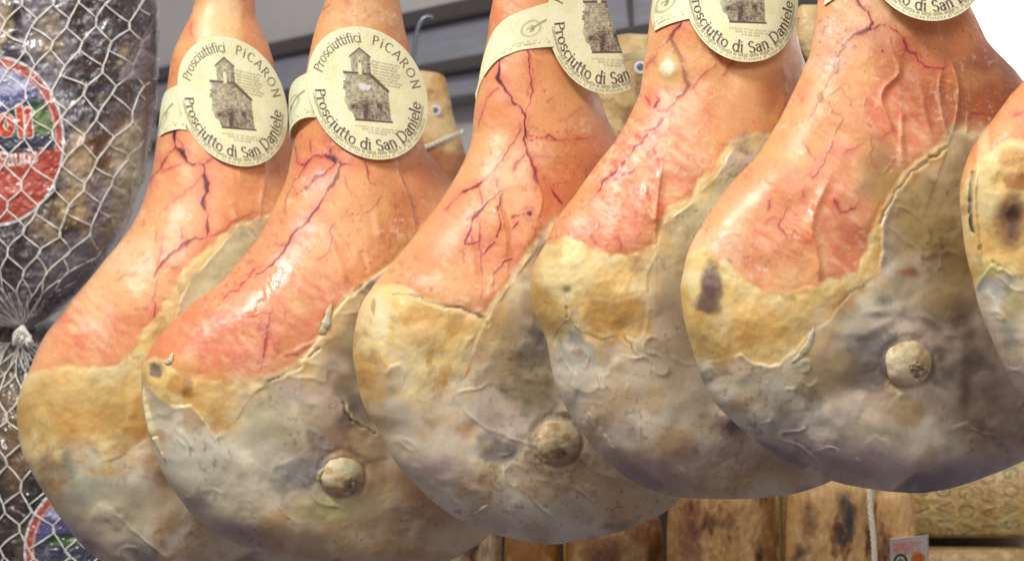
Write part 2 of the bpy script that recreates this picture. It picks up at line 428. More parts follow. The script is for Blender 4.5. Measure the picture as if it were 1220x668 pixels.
        cur = vmask_dark[sel]; vmask_dark[sel] = np.maximum(cur, core * dk)
    sk = mix(sk, lin((206, 92, 84)), vmask_halo)
    sk = mix(sk, lin((170, 44, 52)), np.clip(vmask_dark * 1.7, 0, 1) * 0.85)
    sk = mix(sk, lin((62, 22, 44)), sstep(0.4, 0.9, vmask_dark) * 0.92)
    sk = blend(sk, spots, x, y)
    frk = sstep(.62, .95, fbm(x, y, 5, 2, k + 6)) * sstep(-.1, .6, fbm(x, y, 70, 2, k + 11)); sk = mix(sk, lin((170, 84, 60)), frk * .45)
    ylw = sstep(.1, .7, fbm(x, y, 70, 3, k + 15)); sk = mix(sk, lin((232, 184, 116)), ylw * .4)
    # white salt bloom
    bloom = sstep(0.3, 0.8, fbm(x, y, 50, 3, k + 14)) * sstep(0.25, 0.7, fbm(x, y, 4.5, 3, k + 2))
    sk = mix(sk, lin((244, 214, 190)), bloom * 0.4)
    # --- compose
    
    iS = 1 - sstep(-3.0, 4.5, dS + 2.5 * n2)
    col = mix(fat, sk, iS)
    hard = sstep(-0.05, 0.55, fbm(x, y, 80, 3, k + 6) + 0.25 * n2)
    soft = 6 + 12 * sstep(-0.2, 0.6, fbm(x, y, 60, 2, k + 3))
    iL = 1 - sstep(-30, 24, dL + 16 * n2 + 9 * n1)
    iLh = 1 - sstep(-1.0, 1.0, dL)
    iS_near = np.exp(-np.clip(-dS, 0, 99) / 3.0) * iS + (1 - iS)
    tl = hard * iLh + (1 - hard) * iL * iS_near
    tl = np.maximum(tl, iLh * sstep(2, 30, -dL)); col = mix(col, lard_c, np.clip(tl, 0, 1))
    edge = np.exp(-(np.abs(dL + 0.5) / 1.6) ** 2)
    col = mix(col, lin((226, 212, 172)), edge * 0.4 * sstep(0.0, 0.5, n2) * hard)
    for (pts, wd, a) in cracks:
        d, sd, par = seg_dist(vx, vy, pts); c = np.exp(-(d / wd) ** 2) * (0.4 + 0.6 * sstep(-0.4, 0.4, wn - 0.75)) * a
        col = mix(col, lin((62, 40, 22)), np.clip(c, 0, 1))
        d2, _, _ = seg_dist(vx - 1.5, vy + 2.5, pts); col = mix(col, lin((240, 222, 170)), np.exp(-(d2 / 1.6) ** 2) * 0.5 * min(1, a))
    col = blend(col, [s_ for s_ in ALLSPOTS.get(idx, ())], x, y)
    # --- relief (px)
    disp = 4.5 * fbm(x, y, 95, 3, k + 4, gain=.4) + 1.2 * fbm(x, y, 42, 2, k + 6)
    disp = disp + iLh * (0.35 * fbm(x, y, 22, 2, k + 8) + 1.5 * m2 + hard * (0.7 * sstep(-8, 0, dL) * (1 - sstep(-1, 1, dL)) + 1.1))
    disp = disp + (1 - iS) * (1 - iLh) * (0.55 * n2 + 0.35 * fbm(x, y, 9, 3, k))
    wr = np.clip(1 - np.abs(fbm(x, y, 20, 2, k + 8, rot=-.95, sx=2.6)) * 3, 0, 1) * sstep(0, .5, fbm(x, y, 70, 2, k + 5))
    disp = disp + iS * (0.42 * wr + 0.06 * mot + 0.35 * fbm(x, y, 30, 3, k + 9, rot=-0.9, sx=2.0) + 0.1 * s2) - 1.3 * np.exp(-(dS / 5.0) ** 2) * (1 - iLh) * sstep(-.3, .5, n1)
    disp = disp + 0.7 * np.clip(vmask_dark, 0, 1) * iS
    # smeared ridges of lard
    rdg = 1 - np.abs(fbm(x, y, 46, 3, k + 15, rot=0.6, sx=0.6)) * 3.0
    disp = disp + iLh * 1.6 * np.clip(rdg, 0, 1) ** 3 * sstep(0.1, 0.6, fbm(x, y, 80, 2, k + 1))
    for (pts, amp, wd, step) in folds:
        if len(pts) > 2: pts = [tuple(p) for p in catmull(pts, 5)]
        d, sd, par = seg_dist(x, y, pts); env = sstep(0, .15, par) * (1 - sstep(.85, 1, par)) * 0.75 + 0.25
        disp = disp + env * (1.1 * amp * np.exp(-(d / wd) ** 2) - step * sstep(-2.0, 2.0, -sd * np.minimum(d, 4)) * np.exp(-d / 45))
    for (a, b, r, am) in dents:
        d = np.hypot(x - a, y - b) / r; disp = disp + am * np.exp(-d ** 2 * 1.5)
    for (pts, wd, am) in curls:
        if len(pts) > 2: pts = [tuple(p) for p in catmull(pts, 5)]
        d, sd, par = seg_dist(vx, vy, pts); env = np.clip(par * (1 - par) * 4, 0, 1) ** .5
        wv = wd * (1.0 + .6 * fbm(x, y, 12, 2, 3)); wv = np.maximum(wv, .5) * 1.25
        asym = np.where(sd > 0, 1.0, .45)
        disp = disp + .5 * am * np.exp(-(d / (wv * asym * 1.4)) ** 2) * env
        col = mix(col, lin((216, 206, 184)), np.exp(-(d / wv) ** 2) * env * 0.2)
    for (pts, wd, a) in cracks:
        d, sd, par = seg_dist(vx, vy, pts); disp = disp - 2.2 * np.exp(-(d / (wd * 1.2)) ** 2) * a + 0.7 * np.exp(-((d - 4) / 3) ** 2) * a
    if knob:
        a, b, r, cav = knob
        d = np.hypot(x - a, y - b) / r
        disp = disp - 2.2 * np.exp(-((d - 1.05) / 0.14) ** 2) + 3.0 * np.exp(-((d - .8) / 0.6) ** 2) * (1 + .5 * n2)
        col = mix(col, lin((120, 92, 68)), np.exp(-((d - 1.0) / 0.1) ** 2) * 0.3)
    wetm = 0.07 * sstep(-0.2, 0.7, fbm(x, y, 55, 3, k + 2)) * iS
    for (pts, wd) in wet:
        d, sd, par = seg_dist(x, y, pts); g = np.exp(-(d / wd) ** 2)
        wetm = wetm + 0.34 * g
        disp = disp + g * (0.55 * fbm(x, y, 9, 3, 1, rot=-0.3, sx=2.2))
    B.finish(disp)
    B.disp = disp
    ytop = B.V[:, :, 2].min(); base = B.V.reshape(-1, 3)[B.V[:, :, 2].ravel().argmin()]
    root = thing('cured_ham', label, 'ham', (W(B.cx, 0, D)[0], D, base[2]), 'dry cured hams hanging in a row')
    at = {'Wet': wetm}
    m = iLh > 0.5
    B.emit('skin', M_SKIN, root, np.clip(col * tone, 0, 1), at, m, True)
    B.emit('lard_coating', M_LARD, root, np.clip(col * tone, 0, 1), at, m)
    if knob: make_knob(B, root, *knob)
    HAMS.append(B); B.root = root
    return B

def make_knob(B, root, a, b, r, cav):
    n, mm = 90, 110
    th = np.linspace(0.001, np.pi * 0.60, n)[:, None]; ph = np.linspace(0, 2 * np.pi, mm, endpoint=False)[None]
    sx = np.sin(th) * np.cos(ph); sy = np.sin(th) * np.sin(ph); sz = np.cos(th) * np.ones_like(ph)
    lump = 1 + 0.055 * fbm(sx * 30 + a, sy * 30 + b, 22, 3, 3)
    # cavity where the joint was cut
    cxx, cyy = cav
    dc = np.hypot(sx - cxx, sy - cyy) / 0.40 + 0.25 * fbm(sx * 40 + a, sy * 40, 14, 3, 5)
    hole = 1 - sstep(0.5, 1.0, dc)
    px = a + r * sx * lump; py = b + r * 0.93 * sy * lump
    z0 = float(B.front_z(a, b))
    z = z0 + r * 0.72 * sz * lump - 6 + r * 0.10 * hole * fbm(sx * 40, sy * 40, 7, 3, 2) - 2.2 * hole
    V = W(px, py, B.plane(px) - z * B.D / F)
    c = lin((212, 194, 152)) + np.zeros(V.shape)
    nn = fbm(sx * 40 + b, sy * 40, 18, 4, 8)
    c = mix(c, lin((172, 128, 70)), sstep(0.0, 0.7, nn) * 0.7)
    c = mix(c, lin((222, 210, 178)), sstep(0.1, 0.7, -nn) * 0.7)
    c = mix(c, lin((112, 82, 62)), hole * 0.75)
    c = mix(c, lin((190, 172, 150)), hole * sstep(0.2, 0.6, fbm(sx * 40, sy * 40, 5, 2, 1)) * 0.8)
    f = grid_faces(n, mm, True)[:, ::-1]
    make_mesh('bone_knob', V.reshape(-1, 3), f, M_BONE, root, c.reshape(-1, 3))

ALLSPOTS = {}
ALLSPOTS[6] = [(1206,262,24,46,(160,112,66),.7),(1207,262,16,32,(118,80,60),.7),(1207,264,9,20,(78,54,50),.8),(1210,215,18,12,(170,104,50),.8),(1215,190,30,14,(206,150,80),.7),(1185,320,26,12,(206,190,110),.7),(1156,236,2.5,26,(120,100,96),.7),(1157,262,2.5,9,(50,36,40),.8),(1168,294,4,4,(110,66,40),.7),(1172,210,9,80,(232,206,150),.7)]
ALLSPOTS[5] = [(848,344,15,30,(112,88,76),.92),(838,362,16,12,(118,92,76),.9),(846,344,7,16,(84,66,62),.5),(826,340,8,30,(232,214,160),.7),(900,385,40,24,(228,168,84),.5)]
ALLSPOTS[2] = [(185,441,11,9,(128,106,90),.95),(200,432,5,5,(238,216,170),.8),(215,458,18,14,(196,142,76),.8),(224,462,8,12,(160,104,48),.7),(255,475,30,34,(216,160,84),.5),(262,505,12,12,(206,146,70),.6)]
ALLSPOTS[4] = [(675,348,5,12,(86,62,66),.8),(672,330,40,26,(240,222,166),.6),(730,375,34,22,(218,168,92),.6),(688,420,9,6,(170,110,70),.6)]
ALLSPOTS[3] = [(452,390,12,46,(244,224,176),.7),(500,385,34,24,(216,160,92),.5),(445,366,3,12,(150,120,90),.6)]
ALLSPOTS[1] = [(90,500,40,30,(214,158,84),.5),(100,470,50,20,(232,200,130),.5),(32,500,10,24,(190,150,90),.5)]
def fat_flap(B, pts, wds, lift=2.0, c=(222, 208, 172), tip=(196, 176, 132)):
    P = resample(catmull([(*p, w) for p, w in zip(pts, wds)], 12), 60); n, m = 60, 16
    T = np.gradient(P[:, :2], axis=0); T /= np.linalg.norm(T, axis=1, keepdims=True) + 1e-9; Nn = np.stack([-T[:, 1], T[:, 0]], -1)
    a = np.linspace(0, 2 * np.pi, m, endpoint=False)[None]; s_ = np.linspace(0, 1, n)[:, None]
    env = np.clip(np.sin(np.clip(s_ * .96 + .02, 0, 1) * np.pi), 0, 1) ** .45
    w_ = P[:, 2:3] * env * (1 + .25 * fbm(s_ * 80 + pts[0][0], s_ * 0 + np.cos(a) * 6, 14, 2, 3))
    X = P[:, :1] + Nn[:, :1] * w_ * np.cos(a); Y = P[:, 1:2] + Nn[:, 1:2] * w_ * np.cos(a)
    z = B.front_z(P[:, 0], P[:, 1])[:, None] + lift * env * .6 + w_ * .42 * np.sin(a)
    V = W(X, Y, B.plane(X) - z * B.D / F)
    cc = mix(lin(c) + np.zeros(V.shape), lin(tip), sstep(-.2, .6, fbm(X, Y, 12, 3, 4)) * .7)
    make_mesh('fat_flap', V.reshape(-1, 3), grid_faces(n, m, True), M_LARD, B.root, cc.reshape(-1, 3))

def zipst(L, R): return list(zip(L, R))

# ---- ham 1 (leftmost)
L1 = [(262,-150),(245,-125),(238,-70),(231,-20),(229,12),(207,60),(198,107),(188,160),(179,212),(155,270),(107,332),(82,361),(57,394),(37,434),(24,465),(20,499),(27,538),(41,568),(75,620),(110,660),(160,688),(215,700),(250,703)]
R1 = [(270,-150),(290,-125),(296,-70),(302,-20),(305,15),(321,58),(332,100),(342,145),(352,180),(372,225),(396,270),(415,310),(432,350),(448,395),(460,440),(462,490),(456,540),(440,585),(412,625),(375,660),(330,685),(290,699),(255,703)]
ham1 = ham(1, zipst(L1, R1), 2.20,
  skin=[(27,452),(50,440),(82,433),(110,438),(140,434),(155,419),(170,396),(185,376),(200,349),(220,322),(237,302),(255,287),(270,275),(287,264),(310,258),(360,250)],
  lard=[(41,600),(57,590),(60,551),(62,541),(82,533),(100,536),(117,551),(135,547),(155,533),(177,521),(200,510),(300,470)],
  extra_lard=[[(308,258),(290,268),(268,290),(250,306),(232,330),(215,352),(208,385),(260,400),(380,330),(380,258)]],
  veins=[(T4(0,1,[(835,-60),(835,35),(870,50),(900,105),(970,120)]),1.5,1.0),(T4(0,1,[(970,120),(970,160),(985,200),(985,240),(965,290),(985,340)]),1.6,0.95),
         (T4(0,1,[(985,340),(985,400),(990,460),(940,470),(870,495),(800,560),(750,610),(740,680),(735,840)]),1.3,0.75),
         (T4(0,1,[(835,35),(790,90),(745,155),(720,200)]),1.1,0.6),(T4(0,1,[(970,120),(1015,90)]),1.0,0.5),(T4(0,1,[(960,170),(880,250),(780,330)]),0.8,0.35),
         (T4(0,1,[(990,460),(1060,440),(1100,390),(1210,345)]),1.3,0.4),(T4(0,1,[(860,110),(800,140),(750,150)]),0.9,0.4),(T4(0,1,[(560,655),(620,645),(650,635)]),1.0,0.5),
         (T4(0,1,[(780,460),(770,540),(745,600)]),0.9,0.4),(T4(0,0,[(915,110),(905,160),(935,210)]),2.2,0.4)],
  folds=[(T4(0,1,[(1100,280),(1120,340),(1140,400)]),2.0,4,0.5),([(310,150),(318,200),(312,250)],1.5,5,2.5)],
  label='leftmost big cured ham with a yellow fat belly, beside the netted package',
  pinks=[(110,390,60,50,1.0),(200,180,50,60,.35),(150,340,40,40,.5)], wet=[([(100,350),(60,410)],14)],
  lardspots=[(150,600,60,30,(186,170,120),.5),(205,560,30,50,(150,110,60),.6),(95,575,40,30,(160,165,140),.6),(200,625,20,12,(160,110,30),.6),(260,320,60,60,(206,204,160),.8),(60,650,60,30,(150,128,135),.6)],
  spots=[(262,24,34,44,(244,212,160),.8),(240,70,20,30,(232,150,130),.4)],
  curls=[([(140,655),(155,650),(168,653)],1.5,2),([(115,600),(135,612),(150,620)],6,4)], cx=240)

# ---- ham 2
L2 = [(418,-150),(398,-125),(392,-70),(388,-20),(387,2),(376,33),(366,75),(357,130),(347,190),(337,225),(312,275),(287,310),(262,337),(235,357),(207,382),(185,407),(170,434),(169,459),(171,494),(190,554),(230,614),(285,648),(345,668),(410,681),(455,685)]
R2 = [(426,-150),(448,-125),(462,-70),(472,-20),(476,2),(482,33),(492,80),(500,130),(506,172),(517,190),(545,224),(568,262),(585,300),(600,340),(612,380),(622,420),(628,460),(629,500),(624,545),(610,590),(588,630),(560,655),(520,674),(485,683),(460,686)]
ham2 = ham(2, zipst(L2, R2), 2.10,
  skin=[(168,432),(186,426),(198,432),(212,440),(230,446),(245,452),(270,454),(305,449),(330,441),(355,433),(366,416),(377,399),(387,382),(400,364),(415,349),(440,334),(457,322),(480,300),(530,270)],
  lard=[(165,462),(180,462),(192,474),(206,482),(228,484),(240,500),(258,518),(268,512),(285,490),(305,466),(330,447),(355,437),(368,418),(379,401),(389,384),(402,366),(417,351),(442,336),(459,324),(482,302),(530,272)],
  veins=[(T4(1,1,[(330,68),(365,80),(385,108),(410,118),(445,112)]),2.1,1.1),(T4(1,1,[(330,68),(270,85),(235,115),(200,100),(185,60),(175,0)]),1.4,0.75),
         (T4(1,1,[(235,115),(190,190),(150,270),(130,350)]),1.3,0.6),(T4(1,1,[(380,115),(330,150),(285,180),(240,225),(190,260)]),1.5,0.8),
         (T4(1,1,[(410,115),(385,170),(345,240)]),2.0,1.1),(T4(1,1,[(345,240),(300,310),(250,380),(190,440),(130,540),(60,605),(0,640)]),1.2,0.8),
         (T4(1,1,[(360,70),(350,0)]),1.3,0.6),(T4(1,1,[(265,60),(255,0)]),1.1,0.5),(T4(1,1,[(515,105),(530,150),(540,205),(575,210)]),0.9,0.65),
         (T4(1,1,[(590,250),(575,310),(520,345),(450,360)]),0.8,0.65),(T4(1,1,[(445,360),(460,350)]),1.8,0.7),(T4(1,1,[(425,170),(430,210),(450,260)]),0.9,0.45),
         (T4(1,1,[(370,400),(350,430),(355,480),(350,520),(300,570)]),1.0,0.45),(T4(1,2,[(70,150),(40,300),(20,430)]),1.0,0.6),(T4(1,2,[(-100,170),(0,160),(70,150)]),0.8,0.4),(T4(1,2,[(150,360),(200,345)]),0.8,0.5),
         (T4(0,2,[(1220,-60),(1140,40),(1060,80)]),1.0,0.5),(T4(1,0,[(320,50),(350,20)]),1.5,0.6),(T4(1,0,[(445,110),(500,100),(550,65)]),1.8,0.5),(T4(1,0,[(600,40),(630,130)]),2.0,0.45),(T4(1,0,[(430,0),(460,30)]),4,0.3)],
  folds=[(T4(1,1,[(660,90),(700,190),(740,300),(770,440)]),1.2,2.2,7),(T4(1,1,[(570,330),(590,470)]),1.6,5,0),(T4(1,1,[(500,520),(530,640)]),-1.6,4,0),(T4(1,1,[(360,480),(400,600),(420,700)]),1.5,6,0),
         ([(310,380),(330,400),(322,430)],1.6,6,0)],
  spots=[(440,14,30,26,(240,206,166),.6),(395,50,20,40,(234,180,130),.5)],
  label='second cured ham from the left, with a torn lard finger above its knob',
  pinks=[(270,400,90,55,1.0),(360,370,60,60,.8),(370,210,50,40,.4)], brown=[(470,250,45,70,.5),(520,200,40,50,.5)],
  wet=[(T4(1,1,[(650,320),(700,380)]),5),([(340,320),(300,370)],10),([(196,418),(206,428)],5),(T4(1,1,[(580,560),(660,500)]),8)],
  lardspots=[(270,590,70,35,(205,198,168),.6),(230,540,40,40,(205,205,185),.6),(405,520,60,25,(160,120,80),.4),(395,610,40,18,(184,180,110),.7),(430,630,60,20,(150,110,70),.5),(520,590,50,60,(140,96,70),.6),(310,500,60,30,(186,176,140),.6),(440,420,40,60,(166,146,92),.7),(240,600,20,10,(120,100,110),.6),(290,640,80,20,(158,134,140),.6)],
  curls=[([(210,520),(222,532)],2,2),([(230,585),(250,582),(272,590)],1.6,1.5),([(345,420),(370,408),(398,402)],3,3)],
  cracks=[([(318,455),(345,442),(358,436)],1.0,.8),([(368,424),(382,414)],1.0,.8),([(408,478),(412,490),(420,500)],1.4,1.0),([(420,500),(432,508),(449,517)],1.0,.7),([(418,352),(432,340)],1.2,.7)],
  dents=[(186,441,11,-7),(222,462,12,3),(330,560,40,-3),(470,560,30,3)],
  knob=(407,565,27,(0.35,0.55)), cx=400)

# ---- ham 3
L3 = [(622,-150),(606,-125),(598,-70),(591,-20),(587,2),(580,40),(573,85),(566,125),(560,172),(539,217),(522,244),(497,277),(475,304),(449,334),(433,358),(424,388),(421,416),(425,449),(434,484),(449,510),(480,561),(530,608),(580,633),(625,644),(652,648)]
R3 = [(632,-150),(656,-125),(674,-70),(688,-20),(692,2),(698,40),(704,85),(716,120),(732,160),(755,195),(773,230),(790,265),(805,300),(820,335),(832,370),(842,405),(848,440),(850,470),(848,505),(840,540),(825,575),(795,608),(745,631),(700,642),(665,648)]
ham3 = ham(3, zipst(L3, R3), 2.00,
  skin=[(445,340),(470,338),(485,342),(498,350),(515,358),(532,366),(547,366),(562,372),(575,376),(583,362),(595,348),(605,338),(612,326),(625,305),(660,260),(720,230),(780,220)],
  lard=[(436,500),(442,484),(444,464),(450,449),(465,437),(480,431),(488,441),(481,462),(490,478),(512,479),(530,462),(553,450),(563,421),(568,400),(577,384),(590,366),(602,350),(612,338),(630,310),(665,265),(725,235),(780,225)],
  veins=[(T4(1,0,[(1160,290),(1155,370),(1190,430),(1220,475),(1260,510),(1280,560),(1280,640),(1285,690)]),2.0,1.15),(T4(1,0,[(1150,425),(1090,490),(1060,600)]),1.3,0.4),
         (T4(2,0,[(80,220),(85,380),(100,430),(75,510),(60,560)]),1.1,0.6),(T4(2,0,[(150,655),(180,637),(205,660)]),1.1,0.65),(T4(2,0,[(60,655),(240,665),(400,655)]),0.9,0.4),(T4(2,0,[(220,580),(290,545),(330,520)]),0.8,0.3),
         (T4(1,1,[(1260,-60),(1220,20),(1180,80),(1120,160)]),1.4,0.6),(T4(1,1,[(1120,160),(1050,215),(990,245)]),1.4,0.8),(T4(1,1,[(990,245),(900,330)]),1.2,0.35),(T4(1,1,[(1060,215),(1070,290),(1090,305)]),1.0,0.55),(T4(1,1,[(1125,175),(1145,190),(1145,230)]),1.1,0.75),
         (T4(1,1,[(1165,235),(1090,300),(1030,380),(1010,450),(990,500)]),1.2,0.8),(T4(1,1,[(1165,240),(1160,320),(1165,420),(1150,460)]),1.1,0.7),(T4(1,1,[(1080,550),(1140,485)]),1.1,0.75),
         (T4(1,1,[(1070,380),(1065,490),(1075,560),(1075,640)]),1.1,0.7),(T4(1,1,[(1220,570),(1180,580),(1130,640),(1125,690)]),1.2,0.8),(T4(1,1,[(990,500),(1060,480)]),0.9,0.6),
         (T4(2,1,[(65,0),(70,40),(95,120),(120,200)]),1.6,0.65),(T4(2,1,[(70,60),(0,140)]),1.1,0.45),(T4(2,1,[(180,232),(205,250),(240,300)]),2.4,0.85),(T4(2,1,[(75,345),(20,360),(0,375)]),0.9,0.55),(T4(2,1,[(78,345),(84,352)]),2.2,1.1),
         (T4(1,2,[(1080,0),(1075,90)]),0.9,0.5),(T4(1,2,[(840,20),(835,50)]),0.8,0.4),(T4(2,1,[(20,390),(0,420)]),1.2,.7)],
  folds=[(T4(1,1,[(1150,220),(1165,330),(1185,420),(1200,580)]),2.4,5,1.5),(T4(2,1,[(70,60),(120,180),(150,290),(120,400)]),2.5,8,1.5),([(560,280),(566,330)],1.4,5,0),([(583,250),(590,300)],-1.5,5,0)],
  label='third cured ham from the left, with thick branching dark veins',
  pinks=[(600,300,40,50,.5),(600,30,60,50,.3)], brown=[(690,200,60,80,.35)],
  wet=[(T4(1,1,[(1150,330),(1200,470),(1200,600)]),5),([(447,345),(430,390),(425,440)],7)],
  spots=[(590,215,20,30,(244,196,156),.5)],
  lardspots=[(470,480,25,30,(180,172,150),.6),(558,512,16,14,(170,110,50),.8),(582,535,14,12,(140,118,90),.8),(545,540,40,30,(190,176,160),.5),(690,560,60,40,(150,120,100),.5),(600,420,30,60,(190,160,100),.6),(520,560,40,20,(160,134,140),.6),(620,610,80,25,(168,160,150),.6),(720,440,60,80,(168,138,90),.6),(640,460,30,40,(196,180,120),.4)],
  curls=[([(590,541),(605,540),(612,537)],1.2,1.2),([(552,416),(556,406),(566,398)],1.2,1.5)],
  cracks=[([(467,350),(490,351),(512,359),(530,365),(545,367),(562,372),(577,378)],1.1,.7),([(572,376),(582,386)],2.2,.8)],
  dents=[(500,400,20,3),(480,370,16,2),(520,430,22,-3),(470,470,12,-3),(540,400,16,-2),(560,512,14,-3),(582,535,13,3)],
  knob=(663,525,29,(0.15,0.6)), cx=640)

# ---- ham 4
L4 = [(830,-150),(808,-125),(793,-70),(781,-20),(776,5),(770,50),(766,82),(760,115),(735,165),(710,197),(685,232),(665,260),(650,288),(636,317),(633,342),(637,370),(649,400),(656,432),(665,467),(695,518),(737,561),(775,583),(810,592),(850,594),(868,594)]
R4 = [(840,-150),(870,-125),(905,-70),(930,-20),(942,5),(950,45),(958,72),(968,100),(985,140),(1000,175),(1015,210),(1028,245),(1040,280),(1050,315),(1058,350),(1064,385),(1067,420),(1066,455),(1060,490),(1045,525),(1015,555),(985,575),(945,588),(905,593),(880,594)]
ham4 = ham(4, zipst(L4, R4), 1.90,
  skin=[(636,316),(650,291),(672,284),(695,288),(710,295),(725,303),(750,304),(770,299),(782,291),(787,267),(795,246),(822,236),(832,214),(852,199),(860,182),(868,170),(890,160),(940,160)],
  lard=[(648,425),(658,405),(667,389),(680,379),(692,396),(717,406),(742,401),(760,409),(770,384),(772,359),(772,330),(780,312),(786,296),(788,280),(800,262),(817,246),(835,227),(856,208),(866,186),(878,172),(900,164),(940,162)],
  veins=[(T4(2,0,[(810,100),(770,150),(745,200),(720,210)]),2.0,0.8),(T4(2,0,[(720,210),(690,250),(640,330)]),1.4,0.5),(T4(2,0,[(760,190),(795,260),(820,350),(835,400),(820,440),(790,460)]),2.4,0.85),
         (T4(2,0,[(690,460),(700,480),(680,510)]),1.6,0.75),(T4(2,0,[(640,460),(660,500)]),1.6,0.6),(T4(2,0,[(700,530),(740,520),(770,490),(830,440),(900,370),(980,305)]),1.3,0.5),
         (T4(2,0,[(1060,285),(1010,350)]),1.6,0.6),(T4(2,0,[(980,240),(1000,300)]),1.2,0.4),(T4(2,0,[(720,570),(690,600),(610,680),(560,745),(490,820),(440,870),(380,950)]),1.3,0.65),
         (T4(2,1,[(490,190),(580,140)]),1.2,0.5),(T4(2,1,[(670,30),(700,100),(700,170)]),1.2,0.5),(T4(2,1,[(510,440),(520,520)]),1.2,.4),(T4(2,1,[(370,450),(400,475)]),3,.35)],
  folds=[(T4(2,1,[(650,200),(640,300),(690,400)]),2.4,6,1),(T4(2,1,[(720,130),(705,230),(690,400),(690,500)]),2.2,5,3),([(930,70),(935,110),(925,150)],2.0,6,-1)],
  label='fourth cured ham from the left, with a white spot under its label',
  pinks=[(770,200,80,90,1.0),(720,270,50,40,.5),(850,110,60,50,.5),(785,120,30,25,.5)], brown=[(930,130,40,60,.5)],
  wet=[(T4(2,1,[(650,210),(650,290),(690,400)]),6),(T4(2,1,[(710,150),(700,250)]),4),([(938,80),(930,150)],6)],
  spots=[(796,84,16,22,(214,178,112),.8),(796,80,9,12,(246,240,210),1.0),(880,130,30,40,(226,170,140),.4)],
  lardspots=[(690,440,30,40,(198,196,176),.6),(720,470,60,40,(186,166,136),.5),(850,240,60,50,(214,208,166),.9),(810,300,40,50,(196,184,140),.7),(760,480,30,20,(140,104,70),.5),(820,420,60,60,(160,138,104),.6),(750,560,50,20,(160,134,140),.6),(868,504,16,14,(124,98,112),.7),(880,540,80,25,(150,136,140),.6),(840,215,12,22,(196,170,60),.5),(672,350,5,12,(90,60,60),.8)],
  curls=[([(714,511),(722,526),(734,538)],4,4),([(676,480),(684,470),(682,458),(690,440)],3.5,3),([(664,420),(662,450),(678,476)],7,4),([(697,502),(700,490)],2.5,4),([(745,465),(750,455)],1.2,1.5),([(880,580),(895,572),(905,580)],2,2),([(692,415),(700,425),(698,440)],1.5,2)],
  cracks=[([(674,366),(676,378)],1.4,.6),([(744,402),(752,412),(760,424)],1.0,.5)],
  dents=[(676,348,7,-4),(798,84,12,3),(870,500,17,7),(720,350,30,3),(745,390,16,-3),(762,478,22,-4),(690,420,14,2)],
  knob=None, cx=850)

